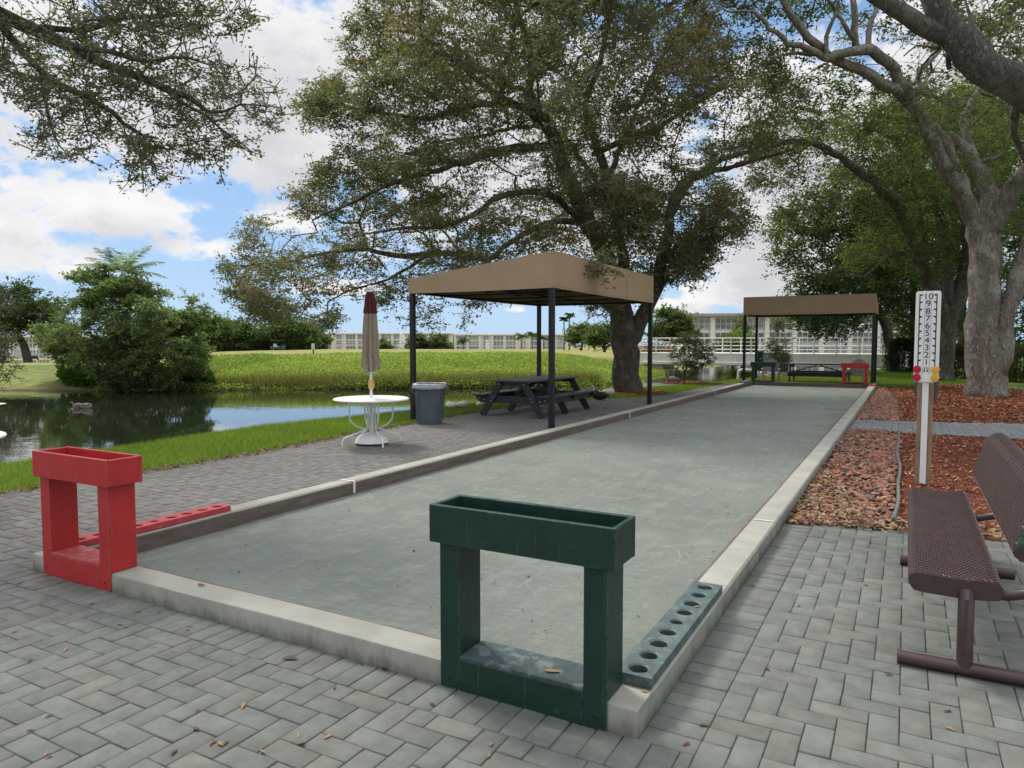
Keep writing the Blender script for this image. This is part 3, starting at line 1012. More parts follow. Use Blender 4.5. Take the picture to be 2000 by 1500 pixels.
GP = [(0.115, 0.20, 0.022), (0.15, 0.24, 0.032), (0.10, 0.165, 0.02), (0.21, 0.235, 0.06)]
STRIP = [(-8.55, 0.5), (-8.15, 3.8), (-8.0, 5.2), (-7.98, 7.1), (-8.15, 9.0), (-8.23, 10.4), (-8.36, 12.2), (-8.45, 14.0), (-8.08, 16.2), (-7.5, 18.0), (-6.66, 19.3), (-6.24, 21), (-6.0, 27.7),
         (-6.6, 30.5), (-7.1, 30.2), (-8.2, 25.6), (-9.45, 21), (-10.1, 17), (-10.6, 13.2), (-11.2, 9.3), (-10.8, 4.7), (-10.9, 0.5)]
TREE_C = (-7.66, 21.4)
grass('grass', STRIP, 150000, 0.08, 0.009, GP, 41, avoid=[(TREE_C[0], TREE_C[1], 1.25), (-7.5, 27.3, 0.85)])
BACKLAWN = [(-6.0, 27.8), (-0.75, 28.0), (0.3, 29.2), (1.0, 31.2), (2.2, 32), (1.0, 46), (-3.6, 43.5), (-6.2, 36), (-6.8, 31)]
grass('grass', BACKLAWN, 60000, 0.11, 0.016, GP, 42, avoid=[(-5.3, 34.4, 0.9)])
chips('leaf_litter', [(-8.25, 3.0), (-7.98, 3.8), (-7.82, 5.2), (-7.80, 7.1), (-7.98, 9.0), (-8.05, 10.4), (-8.18, 12.2), (-8.27, 14.0), (-7.9, 16.2), (-7.4, 17.6), (-7.6, 17.7),
                      (-8.2, 16.2), (-8.55, 14.0), (-8.46, 12.2), (-8.35, 10.4), (-8.28, 9.0), (-8.12, 7.1), (-8.14, 5.2), (-8.3, 3.8)], 3000, 0.05, 0.02,
      [(0.15, 0.075, 0.045), (0.10, 0.05, 0.032), (0.24, 0.15, 0.08), (0.065, 0.035, 0.025)], 26, 0.03)
# rings of red mulch under the young trees and the big one
for (ax, ay, ar, n) in ((TREE_C[0], TREE_C[1], 1.3, 5000), (-7.5, 27.3, 0.9, 1800), (-5.3, 34.4, 0.95, 1500)):
    ring = [(ax + ar * math.cos(i * .3142), ay + ar * math.sin(i * .3142)) for i in range(20)]
    flat_poly('mulch_bed', ring, -0.018, m_mulch)
    chips('mulch', ring, n, 0.085, 0.028, MP, 60 + int(ar * 100), 0.03)
# dark specks of debris on the clay
dp = scatter([(CX0 + .3, 3), (CX1 - .3, 3), (CX1 - .3, 27), (CX0 + .3, 27)], 900, 71)
dz = np.full(len(dp), ZC + 0.012)
dz = dz + 0.085 * sstep(3.6, 2.8, dp[:, 1]) * sstep(-4.75, -4.2, dp[:, 0]) + 0.045 * sstep(-1.5, -1.1, dp[:, 0]) * sstep(9.0, 5.0, dp[:, 1])
V_, F_ = quad_chips(np.column_stack([dp, dz]), 0.026, 0.010, 0.25, 72)
dc = np.array([(0.045, 0.035, 0.03), (0.10, 0.05, 0.035), (0.03, 0.03, 0.028)])[np.random.default_rng(3).choice(3, 900)]
tag(npmesh('leaf_debris', V_, F_, M['chip'], cols=np.repeat(dc, 4, 0)), kind='stuff')


# far bank: rank ground cover of small bright leaves
def leafquads(c, L, Wr, seed, droop=0.0, flat=0.5):
    """kite shaped leaves at the points c"""
    r = np.random.default_rng(seed)
    n = len(c)
    a = r.normal(0, 1, (n, 3)); a[:, 2] = a[:, 2] * flat - droop
    a /= np.linalg.norm(a, axis=1)[:, None] + 1e-9
    u = r.normal(0, 1, (n, 3)) + np.array([0, 0, 1.0])
    b = np.cross(a, u); b /= np.linalg.norm(b, axis=1)[:, None] + 1e-9
    L = (np.asarray(L) * (0.6 + 0.8 * r.random(n)))[:, None]
    w = L * Wr
    V = np.stack([c, c + a * L * 0.45 + b * w / 2, c + a * L, c + a * L * 0.45 - b * w / 2], 1)
    return V.reshape(-1, 3)


def leaf_obj(name, V, cols, mat, parent=None):
    n = len(V) // 4
    return npmesh(name, V, np.arange(n * 4).reshape(n, 4), mat, parent, np.repeat(cols, 4, 0))


def bank_cover(name, poly, n, L, hmax, pal, seed):
    p = scatter(poly, n, seed)
    r = np.random.default_rng(seed)
    n = len(p)
    lump = 0.35 + 1.3 * np.clip(fbm(xy3(p[:, 0], p[:, 1]), 0.45, seed, 3) - 0.2, 0, 1) + 0.6 * np.clip(fbm(xy3(p[:, 0], p[:, 1]), 0.12, seed + 8, 2) - 0.45, 0, 1)
    z = ground_z(p[:, 0], p[:, 1]) + hmax * lump * (0.25 + 0.75 * r.random(n))
    V = leafquads(np.column_stack([p, z]), np.full(n, L), 0.75, seed)
    w = np.clip(r.normal(0.5, 0.3, n) + (fbm(xy3(p[:, 0], p[:, 1]), 0.25, seed + 5, 3) - 0.5) * 1.6, 0, 1)[:, None]
    c = np.array(pal[0]) * (1 - w) + np.array(pal[1]) * w
    c = c * r.uniform(0.75, 1.25, (n, 1))
    return tag(leaf_obj(name, V, c, M['leaf'], None), kind='stuff')


BANK = [(-13.2, 31.0), (-12.6, 32.0), (-13.0, 36), (-13.6, 46), (-15, 49), (-20, 44), (-28, 37), (-34.5, 28), (-33.5, 20.6), (-29.8, 17.5), (-27.5, 18.6), (-24.5, 21.3), (-19.1, 25.1), (-15.7, 28.2)]
bank_cover('ground_cover', BANK, 210000, 0.075, 0.33, [(0.15, 0.215, 0.048), (0.30, 0.36, 0.10)], 51)
grass('dry_stems', BANK, 2600, 0.45, 0.03, [(0.22, 0.19, 0.09), (0.16, 0.17, 0.06), (0.12, 0.16, 0.04)], 58)
SHORE_R = [(-8.4, 25.6), (-24.5, 21.6), (-19.1, 25.4), (-15.7, 28.5), (-12.9, 32), (-13.4, 33), (-16.2, 29.5), (-19.6, 26.3), (-24.8, 22.6), (-27.6, 20)]
grass('reeds', SHORE_R[1:], 9000, 0.55, 0.03, [(0.15, 0.16, 0.055), (0.09, 0.12, 0.03), (0.20, 0.16, 0.08)], 52)

# ------------------------------------------------------------------ trees
def catmull(pts, step):
    pts = [np.array(p, float) for p in pts]
    out = []
    for i in range(len(pts) - 1):
        p0 = pts[max(i - 1, 0)]; p1 = pts[i]; p2 = pts[i + 1]; p3 = pts[min(i + 2, len(pts) - 1)]
        n = max(2, int(np.linalg.norm((p2 - p1)[:3]) / step))
        for j in range(n):
            t = j / n
            out.append(0.5 * ((2 * p1) + (-p0 + p2) * t + (2 * p0 - 5 * p1 + 4 * p2 - p3) * t * t + (-p0 + 3 * p1 - 3 * p2 + p3) * t ** 3))
    out.append(pts[-1])
    return out


class Tree:
    """limbs traced by hand, twigs grown towards the places where leaves are"""
    def __init__(s, base, limbs, step=0.35, jit=0.03, seed=1):
        s.base = np.array(base, float)
        s.r = np.random.default_rng(seed)
        s.P = np.zeros((60000, 3)); s.par = np.full(60000, -1); s.rad = np.zeros(60000); s.pl = np.zeros(60000)
        s.n = 0
        s.limbs = []
        for li, L in enumerate(limbs):
            sp = catmull(L, step)
            idx = []
            prev = -1
            if li > 0:
                d = np.linalg.norm(s.P[:s.n] - sp[0][:3], axis=1)
                prev = int(d.argmin())
            for q, p in enumerate(sp):
                p3 = p[:3] + (s.r.normal(0, jit, 3) if 0 < q < len(sp) - 1 else 0)
                idx.append(s.new(p3, prev, p[3]))
                prev = idx[-1]
            s.limbs.append(idx)
        s.n_limb = s.n
        s.tips = []

    def new(s, p, par, rad):
        i = s.n
        s.P[i] = p; s.par[i] = par; s.rad[i] = rad
        s.pl[i] = 0 if par < 0 else s.pl[par] + np.linalg.norm(s.P[par] - p)
        s.n += 1
        return i

    def grow(s, A, seg=0.4, wander=0.12, lift=0.06, pen=0.12, skip=0.15, min_z=None):
        lim = s.P[:s.n_limb]
        d0 = np.array([np.min(np.linalg.norm(lim - a, axis=1)) for a in A])
        ok = np.ones(s.n_limb, bool)
        z0 = s.P[0, 2]
        for a in A[np.argsort(d0)]:
            d = np.linalg.norm(s.P[:s.n] - a, axis=1)
            c = d + pen * s.pl[:s.n] + np.where(s.P[:s.n, 2] < (min_z if min_z is not None else z0 + 1.2), 50, 0)
            j = int(c.argmin())
            L = d[j]
            if L < 0.05: continue
            p0 = s.P[j]
            mid = (p0 + a) / 2 + s.r.normal(0, wander * L, 3) + np.array([0, 0, lift * L])
            m = max(2, int(L / seg))
            prev = j
            for t in np.linspace(0, 1, m + 1)[1:]:
                q = (1 - t) ** 2 * p0 + 2 * t * (1 - t) * mid + t * t * a + (s.r.normal(0, 0.025, 3) if t < 1 else 0)
                prev = s.new(q, prev, 0)
            s.tips.append(prev)

    def radii(s, r0=0.007, ex=0.46):
        cnt = np.zeros(s.n)
        for t in s.tips: cnt[t] += 1
        for i in range(s.n - 1, -1, -1):
            if s.par[i] >= 0: cnt[s.par[i]] += cnt[i]
        rr = r0 * np.maximum(cnt, 1) ** ex
        lim = np.arange(s.n) < s.n_limb
        rr = np.where(lim, s.rad[:s.n], rr)
        for i in range(s.n_limb, s.n):
            rr[i] = min(rr[i], rr[s.par[i]] * 0.92)
        s.rr = rr

    def wood(s, name, mat, parent, sides=14, rough=0.10, flare=0.0, extra=None, mat2=None):
        mb = MB()
        b = s.base
        for li, idx in enumerate(s.limbs):
            pts = [s.P[i] for i in idx]; rads = [s.rr[i] for i in idx]
            if li > 0 and s.par[idx[0]] >= 0:
                pts = [s.P[s.par[idx[0]]]] + pts; rads = [min(rads[0] * 1.25, s.rr[s.par[idx[0]]])] + rads
            n = sides if max(rads) > 0.16 else 8
            o = len(mb.v)
            mb.tube(pts, rads, n)
            for q in range(o, len(mb.v)):
                v = Vector(mb.v[q]); i = min((q - o) // n, len(pts) - 1)
                c = Vector(pts[i]); d = v - c
                a = math.atan2(d.y, d.x)
                w = mnoise.noise(Vector((math.cos(a) * 1.6, math.sin(a) * 1.6, v.z * 0.5 + li * 7))) * rough * 1.6 + mnoise.noise(v * 3.0) * rough * 0.6
                f = 1 + w
                if flare and li == 0:
                    hh = v.z - s.base[2]
                    f += flare * math.exp(-max(hh, 0) / 0.55) * (1 + 0.6 * math.cos(a * 5 + 1) + 0.3 * math.cos(a * 3))
                v = c + d * f
                mb.v[q] = (v.x - b[0], v.y - b[1], v.z - b[2])
        o1 = mb.build(name, mat, parent, smooth=True)
        # twigs in one sweep
        i1 = np.arange(s.n_limb, s.n)
        if len(i1) == 0: return o1
        p1 = s.P[i1]; p0 = s.P[s.par[i1]]
        r1 = s.rr[i1]; r0 = np.minimum(s.rr[s.par[i1]], r1 * 1.35)
        if extra is not None and len(extra[0]):
            p0 = np.concatenate([p0, extra[0]]); p1 = np.concatenate([p1, extra[1]])
            r0 = np.concatenate([r0, extra[2]]); r1 = np.concatenate([r1, extra[2] * 0.5])
        d = p1 - p0
        L = np.linalg.norm(d, axis=1)[:, None] + 1e-9
        t = d / L
        ref = np.where(np.abs(t[:, 2:]) < 0.9, np.array([[0, 0, 1.0]]), np.array([[1.0, 0, 0]]))
        x = np.cross(ref, t); x /= np.linalg.norm(x, axis=1)[:, None]
        y = np.cross(t, x)
        ns = 5
        n = len(p0)
        V = np.zeros((n, 2 * ns, 3))
        for j in range(ns):
            a = 2 * np.pi * j / ns
            o = x * math.cos(a) + y * math.sin(a)
            V[:, j] = p0 + o * r0[:, None]
            V[:, ns + j] = p1 + t * (r1[:, None] * 0.4) + o * r1[:, None]
        fl = np.array([(j, (j + 1) % ns, ns + (j + 1) % ns, ns + j) for j in range(ns)])
        Fq = (fl[None] + (np.arange(n) * 2 * ns)[:, None, None]).reshape(-1, 4)
        npmesh('branches', V.reshape(-1, 3) - b, Fq, mat2 or mat, parent, smooth=True)
        return o1

    def foliage(s, name, mat, parent, per, sig, L, Wr, pal, seed, tips=None, twigs=4, ncol=0.35, flat=0.5, droop=0.15, white=None):
        """leaf sprays around the twig ends; returns the fine twigs that carry them"""
        r = np.random.default_rng(seed)
        T = s.P[np.array(s.tips)] if tips is None else tips
        n = len(T)
        # fine twigs
        dirs = r.normal(0, 1, (n, twigs, 3)); dirs[:, :, 2] *= 0.6
        dirs /= np.linalg.norm(dirs, axis=2)[:, :, None]
        ln = np.linalg.norm(np.array(sig)) * r.uniform(0.5, 1.25, (n, twigs, 1))
        ends = T[:, None, :] + dirs * ln
        # leaves along those twigs
        kk = r.integers(0, twigs, (n, per))
        tt = r.uniform(0.15, 1.1, (n, per, 1)) ** 0.7
        e = np.take_along_axis(ends, kk[:, :, None].repeat(3, 2), 1)
        pos = T[:, None, :] * (1 - tt) + e * tt + r.normal(0, 1, (n, per, 3)) * np.array(sig) * 0.26
        pos = pos.reshape(-1, 3)
        pal = np.array(pal)
        q = np.clip((fbm(T, ncol, seed, 3) - 0.5) * 2.6 + 0.5 + r.normal(0, 0.16, n), 0, 0.999)
        ix = q * (len(pal) - 1)
        i0 = ix.astype(int); f = (ix - i0)[:, None]
        c = pal[i0] * (1 - f) + pal[np.minimum(i0 + 1, len(pal) - 1)] * f
        c = np.repeat(c, per, 0) * r.uniform(0.7, 1.3, (n * per, 1))
        V = leafquads(pos, np.full(len(pos), L), Wr, seed, droop, flat)
        leaf_obj(name, V - s.base, c, mat, parent)
        return (np.repeat(T, twigs, 0), ends.reshape(-1, 3), np.full(n * twigs, 0.0045 + 0.035 * L))


def px_cloud(poly, D0, Tmax, n, seed, holes=(), thr=0.42, nsc=0.55, bias=0.0, edge=90.0, lo=0.12):
    """points filling a crown whose outline is known, with real depth: thick in the middle, thin at the rim"""
    r = np.random.default_rng(seed)
    xs = [p[0] for p in poly]; ys = [p[1] for p in poly]
    out = []
    tot = 0
    while tot < n:
        u = r.uniform(min(xs), max(xs), 4 * n); v = r.uniform(min(ys), max(ys), 4 * n)
        kx = in_poly(u, v, poly)
        u, v = u[kx], v[kx]
        d, _ = edge_dist(u, v, poly)
        T = Tmax * np.sqrt(np.clip(1 - (1 - np.clip(d / edge / 2.2, 0, 1)) ** 2, 0.01, 1))
        z = r.uniform(-1, 1, len(u))
        dep = D0 + T * (z + bias)
        pts = np.array([at(a, b, c) for a, b, c in zip(u, v, dep)])
        keep = fbm(pts * np.array([1, 1, 2.0]), nsc, seed, 2) > thr - lo * sstep(0, edge, d) 
        for (hu, hv, ru, rv, pk) in holes:
            q = ((u - hu) / ru) ** 2 + ((v - hv) / rv) ** 2
            keep &= ~((q < 1) & (r.random(len(u)) > pk))
        out.append(pts[keep]); tot += keep.sum()
    return np.concatenate(out)[:n]


def A4(D, *pts):
    """limb through picture points (u, v, radius[, distance change])"""
    out = []
    for p in pts:
        out.append((*at(p[0], p[1], D + (p[3] if len(p) > 3 else 0)), p[2]))
    return out


def mk_tree(name, label, group, base, limbs, A, per, sig, L, pal, seed, bark, leafm, step=0.35, Wr=0.5, r0=0.007, sides=14, flare=0.0, twigs=4, seg=0.4, ncol=0.35, wander=0.12, rough=0.1, droop=0.15, cat='tree', minz=None, pen=0.12, jit=0.03):
    o = thing(name, label, cat, base, 0, group)
    t = Tree(base, limbs, step, jit, seed)
    t.grow(A, seg=seg, wander=wander, min_z=minz, pen=pen)
    t.radii(r0)
    ex = t.foliage('crown', leafm, o, per, sig, L, Wr, pal, seed, twigs=twigs, ncol=ncol, droop=droop)
    t.wood('trunk', bark, o, sides, rough, flare, ex, M['twig'])
    return o, t


# ---- the big spreading tree behind the near canopy
DC = 22.2
bx, by = TREE_C
big_limbs = [
    [(bx, by, -0.1, 0.52), (*at(1224, 735, DC), 0.47), (*at(1221, 690, DC), 0.45), (*at(1216, 640, DC), 0.46), (*at(1208, 590, DC), 0.40), (*at(1192, 540, DC), 0.33),
     (*at(1172, 480, DC), 0.29), (*at(1143, 415, DC - .3), 0.27), (*at(1105, 330, DC - .6), 0.25), (*at(1085, 280, DC - .8), 0.22), (*at(1062, 235, DC - 1), 0.19), (*at(1035, 180, DC - 1.2), 0.15), (*at(1040, 120, DC - 1.2), 0.11), (*at(1010, 20, DC - 1.2), 0.07)],
    A4(DC, (1238, 655, .34), (1262, 605, .27), (1284, 560, .22), (1300, 470, .19), (1312, 400, .17), (1330, 360, .14), (1395, 322, .10, 1), (1450, 300, .07, 1.5), (1510, 275, .045, 2)),
    A4(DC, (1216, 610, .3, -.1), (1218, 520, .22, .4), (1205, 430, .19, .8), (1188, 350, .17, 1), (1160, 270, .15, 1.2), (1146, 200, .12, 1.6), (1180, 90, .09, 2), (1200, -40, .06, 2)),
    A4(DC, (1085, 283, .15, -.8), (1030, 288, .13, -1.2), (967, 297, .115, -1.8), (915, 317, .10, -2.2), (880, 318, .08, -2.5), (843, 310, .06, -3), (790, 300, .04, -3)),
    A4(DC, (915, 317, .08, -2.2), (860, 335, .075, -2.6), (800, 345, .065, -3), (722, 378, .05, -3.4), (665, 408, .035, -3.6), (610, 430, .02, -3.6)),
    A4(DC, (1168, 478, .12, 0), (1142, 452, .11, -.6), (1110, 405, .10, -1.2), (1070, 375, .10, -1.8), (1035, 372, .095, -2.2), (988, 380, .09, -2.6), (945, 408, .08, -3), (900, 430, .07, -3.4), (860, 442, .06, -3.6), (800, 447, .05, -3.8), (748, 452, .035, -4)),
    A4(DC, (1150, 440, .14, .2), (1100, 432, .12, 1), (1060, 438, .11, 1.6), (1000, 470, .10, 2.2), (950, 508, .10, 2.4), (905, 497, .11, 2.2), (850, 492, .11, 1.8), (790, 500, .10, 1.4), (735, 490, .08, 1), (690, 486, .06, .6), (600, 500, .045, 0), (520, 515, .028, -.4), (455, 520, .018, -.6)),
    A4(DC, (850, 492, .07, 1.8), (800, 520, .06, 1.5), (760, 545, .05, 1), (700, 560, .04, .5), (640, 590, .025, 0)),
    A4(DC, (1062, 240, .14, -1), (1030, 215, .12, -1.4), (1000, 205, .12, -1.8), (960, 200, .11, -2.2), (905, 210, .09, -2.6), (845, 230, .07, -3), (770, 225, .05, -3.4), (690, 210, .03, -3.6)),
    A4(DC, (1000, 203, .09, -1.8), (940, 165, .08, -2), (860, 90, .06, -2), (820, 70, .045, -2), (760, 60, .03, -2)),
    A4(DC, (985, 165, .08, -1.5), (975, 140, .08, -2.4), (1000, 100, .07, -3), (1010, 40, .05, -3.4), (1060, 0, .04, -3.6)),
    A4(DC, (1160, 300, .12, 1.2), (1230, 270, .10, 1.6), (1300, 240, .08, 2), (1380, 190, .06, 2.2), (1450, 150, .04, 2.4)),
    A4(DC, (1310, 420, .10, 0), (1345, 360, .09, .6), (1385, 330, .08, 1), (1450, 320, .06, .6), (1520, 300, .045, 0), (1560, 280, .03, 0)),
    A4(DC, (1205, 430, .11, .8), (1150, 330, .09, 2), (1090, 260, .08, 3.2), (1010, 250, .07, 4.4), (920, 270, .06, 5), (840, 280, .04, 5.5)),
    A4(DC, (1205, 430, .06, .8), (1200, 400, .04, -3), (1182, 440, .025, -6), (1168, 490, .012, -7.8)),
    A4(DC, (1188, 350, .10, 1), (1250, 200, .08, 3), (1300, 100, .07, 4), (1350, 0, .05, 4.5)),
]
big_limbs = [[(x, y, z, r_ * (.86 if r_ > .1 else .95)) for (x, y, z, r_) in L_] for L_ in big_limbs]
big_poly = [(705, -20), (690, 58), (668, 80), (648, 100), (690, 128), (655, 150), (628, 168), (588, 186), (590, 225), (604, 262), (640, 225), (668, 262), (668, 292), (600, 345), (560, 375), (600, 402), (530, 420), (470, 440),
            (466, 472), (490, 492), (408, 518), (405, 545), (450, 562), (440, 592), (480, 622), (560, 622), (600, 612), (640, 645), (682, 612), (700, 582), (760, 592), (792, 562), (806, 640), (842, 645), (852, 602), (905, 632), (925, 592), (975, 600), (1060, 560), (1130, 600), (1180, 600),
            (1196, 640), (1225, 590), (1275, 600), (1296, 545), (1345, 555), (1386, 512), (1395, 450), (1432, 492), (1462, 425), (1492, 392), (1528, 352), (1500, 322), (1562, 332), (1575, 250), (1605, 180), (1540, 150), (1525, 92), (1442, 60), (1432, -20), (1380, -260), (1200, -380), (950, -330), (780, -180)]
big_holes = [(930, 350, 60, 26, .25), (940, 385, 50, 30, .2), (1010, 340, 60, 30, .3), (880, 460, 70, 22, .3), (985, 520, 80, 22, .35), (1250, 320, 50, 30, .3), (1340, 260, 60, 40, .4), (1420, 240, 60, 40, .3), (1455, 330, 50, 30, .2),
             (700, 440, 60, 24, .25), (620, 470, 60, 20, .25), (560, 450, 50, 24, .4), (760, 470, 60, 18, .3), (540, 560, 60, 20, .4), (650, 540, 50, 18, .3), (870, 540, 50, 20, .3), (780, 380, 50, 16, .4), (700, 300, 50, 16, .5), (1075, 520, 50, 30, .4), (870, 570, 70, 30, .45), (1050, 600, 110, 40, .15), (1330, 440, 24, 60, .5), (1000, 270, 70, 14, .4), (1300, 480, 30, 60, .5), (1030, 420, 50, 16, .4)]
PAL_BIG = [(0.080, 0.104, 0.050), (0.115, 0.135, 0.066), (0.155, 0.160, 0.088), (0.178, 0.166, 0.098), (0.190, 0.152, 0.095)]
Ab = px_cloud(big_poly, DC - 0.3, 5.0, 4000, 101, big_holes, thr=0.545, nsc=0.85, edge=70, lo=0.04)
Ab = np.concatenate([Ab, px_cloud([(1140, 360), (1260, 340), (1292, 480), (1240, 565), (1180, 560), (1160, 460)], 19.3, 1.4, 90, 103, (), thr=0.5, edge=50),
                     px_cloud([(1150, 495), (1187, 500), (1178, 535), (1160, 552), (1150, 530)], 14.2, 0.3, 6, 104, (), thr=0.2, edge=20), px_cloud([(1285, 520), (1300, 470), (1390, 430), (1395, 505), (1345, 552), (1300, 545)], 21, 2, 90, 105, (), thr=0.5, edge=40)])
mk_tree('spreading_tree', 'huge spreading tree with rust tinged leaves behind the near canopy', None, (bx, by, -0.05), big_limbs, Ab, 74, (0.35, 0.35, 0.13), 0.092, PAL_BIG, 102,
        M['bark_grey'], M['leaf'], ncol=0.8, r0=0.0062, sides=26, flare=0.14, twigs=5, rough=0.12, droop=0.25)

# ---- the branches that reach in over the pond from a tree out of the frame on the left
DL = 8.6
lb = (-9.35, 0.45, -0.04)
left_limbs = [
    [(lb[0], lb[1], -0.1, .34), (lb[0] + .05, lb[1] + .1, 1.5, .30), (lb[0] - .1, lb[1] + .5, 3.2, .27), (*at(-420, 20, 7.2), .2), (*at(-200, -20, 7.8), .16), (*at(-60, 0, 8.2), .125), (*at(40, 45, DL), .105), (*at(120, 85, DL), .09), (*at(200, 122, DL), .075), (*at(290, 158, DL), .06), (*at(350, 185, DL), .05), (*at(385, 200, DL), .04), (*at(415, 222, DL), .028), (*at(470, 208, DL), .016), (*at(545, 210, DL), .008)],
    A4(DL, (-20, 10, .08, -.2), (30, 90, .06), (100, 155, .05), (170, 190, .045), (220, 220, .04), (262, 258, .03), (300, 268, .016)),
    A4(DL, (60, 55, .06), (150, 60, .05, .4), (240, 40, .04, .8), (330, 30, .03, 1), (430, 30, .015, 1)),
    A4(DL, (300, 160, .035), (340, 190, .03, -.3), (400, 225, .022, -.4), (455, 270, .012, -.4), (490, 295, .007, -.4)),
    A4(DL, (120, 85, .05), (200, 100, .04, -.4), (290, 120, .03, -.7), (370, 110, .018, -.8), (440, 150, .01, -.8)),
    A4(DL, (80, 135, .04), (90, 200, .028, .3), (105, 260, .018, .4), (130, 300, .008, .4)),
]
left_limbs = [[(x, y, z, r_ * .72) for (x, y, z, r_) in L_] for L_ in left_limbs]
left_poly = [(-140, -160), (420, -160), (500, -40), (535, 45), (515, 62), (470, 55), (440, 80), (450, 100), (505, 128), (540, 165), (548, 205), (592, 255), (540, 262), (505, 240), (470, 250), (512, 300), (498, 318), (445, 285), (452, 345), (430, 350), (395, 310), (345, 318), (352, 358), (330, 388), (290, 384), (250, 368), (226, 335), (240, 310), (205, 275), (165, 298), (168, 338), (122, 330), (62, 298), (58, 262), (75, 225), (40, 200), (-10, 175), (-140, 200)]
left_holes = [(235, 195, 30, 14, .2), (150, 160, 20, 12, .3), (330, 110, 30, 14, .3), (420, 80, 40, 20, .3), (30, 120, 20, 24, .3), (400, 170, 30, 12, .3), (270, 80, 25, 12, .4), (215, 280, 20, 12, .2)]
Al = px_cloud(left_poly, DL, 0.85, 800, 111, left_holes, thr=0.46, nsc=1.4, edge=40, lo=0.08)
PAL_DK = [(0.11, 0.125, 0.085), (0.13, 0.145, 0.095), (0.15, 0.165, 0.11)]
mk_tree('shade_tree', 'dark leafy branches hanging in over the pond from a tree beyond the left edge', None, lb, left_limbs, Al, 36, (0.15, 0.15, 0.08), 0.046, PAL_DK, 112,
        M['bark_grey'], M['leaf'], jit=.012, step=0.2, r0=0.0035, sides=16, twigs=4, seg=0.15, wander=0.16, minz=3.0)

# ---- the oak on the right, with its forked grey trunk
DO = 20.65
ob = (2.10, 24.75)
Z3 = lambda x, y: (1300 + x * .35, y * .35)


def z3(D, *pts):
    return A4(D, *[(*Z3(p[0], p[1]), *p[2:]) for p in pts])


oak_limbs = [
    [(ob[0], ob[1], -0.1, .60), (*at(1928, 740, DO), .55), (*at(1922, 690, DO), .50), (*at(1918, 630, DO), .47), (*at(1921, 570, DO), .45), (*at(1925, 510, DO), .44), (*at(1922, 470, DO), .42), (*at(1912, 435, DO), .33), (*at(1895, 405, DO), .27), (*at(1872, 370, DO - .3), .24), (*at(1842, 320, DO - .6), .215), (*at(1800, 235, DO - 1), .185), (*at(1770, 195, DO - 1.2), .17), (*at(1725, 165, DO - 1.5), .155), (*at(1680, 138, DO - 1.8), .14), (*at(1640, 120, DO - 2), .125), (*at(1600, 95, DO - 2.3), .12), (*at(1560, 50, DO - 2.6), .10), (*at(1530, 0, DO - 3), .08), (*at(1500, -80, DO - 3), .06)],
    z3(DO, (1730, 1230, .30), (1660, 1080, .24, -.2), (1620, 950, .215, -.4), (1560, 800, .19, -.7), (1440, 660, .17, -1), (1360, 560, .165, -1.2), (1310, 430, .16, -1.5), (1240, 350, .155, -1.7), (1170, 295, .15, -1.9), (1080, 275, .14, -2.1), (985, 295, .12, -2.3), (910, 330, .10, -2.4)),
    z3(DO, (1780, 1300, .36), (1870, 1180, .31, -.3), (1960, 1040, .27, -.7), (2060, 900, .24, -1.2), (2250, 700, .2, -2), (2500, 450, .15, -3)),
    z3(DO, (1800, 1250, .27), (1800, 1080, .24, .3), (1760, 960, .22, .5), (1690, 850, .16, .7), (1640, 800, .14, .8), (1560, 745, .10, 1)),
    z3(DO, (1765, 940, .15, .5), (1700, 840, .145, .8), (1680, 730, .14, 1), (1660, 660, .12, 1.2), (1710, 560, .10, 1.4), (1770, 470, .08, 1.6), (1850, 400, .05, 1.8)),
    z3(DO, (880, 320, .10, -2.3), (780, 272, .085, -2.6), (690, 250, .075, -2.8), (620, 190, .065, -3), (560, 130, .055, -3.2), (500, 70, .045, -3.4), (420, 60, .03, -3.6), (320, 50, .02, -3.8)),
    z3(DO, (890, 320, .07, -2.4), (905, 200, .06, -2.6), (930, 110, .05, -2.7), (960, 20, .04, -2.8), (965, -150, .03, -3)),
    z3(DO, (1060, 275, .10, -2.1), (1050, 160, .09, -2.2), (1040, 40, .08, -2.3), (1030, -150, .05, -2.4)),
    z3(DO, (1130, 270, .09, -2), (1135, 180, .08, -1.8), (1160, 60, .07, -1.6), (1165, -100, .05, -1.4)),
    z3(DO, (860, 300, .06, -2.2), (740, 300, .045, -2.4), (620, 310, .03, -2.6), (540, 320, .015, -2.8)),
    z3(DO, (1080, 275, .07, -2), (1010, 160, .06, -2.4), (960, 60, .05, -2.6), (900, 0, .04, -2.8), (760, -20, .03, -3)),
    z3(DO, (1745, 920, .09, .5), (1850, 880, .08, .3), (1960, 830, .06, .1), (2100, 780, .04, 0)),
    z3(DO, (1420, 480, .075, -1), (1410, 400, .07, -.8), (1480, 340, .06, -.6), (1540, 270, .04, -.4), (1600, 200, .025, -.2)),
    z3(DO, (1340, 500, .07, -1.2), (1450, 520, .05, -.8), (1540, 560, .035, -.4), (1620, 600, .02, 0)),
    [(*at(1950, 720, DO - .2), .34), (*at(1962, 640, DO - .2), .28), (*at(1975, 570, DO - .3), .27), (*at(2005, 490, DO - .5), .25), (*at(2060, 380, DO - .8), .22), (*at(2140, 240, DO - 1.2), .16)],
]
oak_limbs = [[(x, y, z, r_ * .9) for (x, y, z, r_) in L_] for L_ in oak_limbs]
oak_poly = [(1405, 10), (1470, 60), (1500, 110), (1480, 150), (1530, 200), (1560, 260), (1640, 300), (1680, 290), (1760, 330), (1800, 400), (1850, 440), (1900, 340), (1960, 420), (2010, 480), (2200, 520), (2450, 300), (2400, -200), (1900, -320), (1500, -260), (1380, -120)]
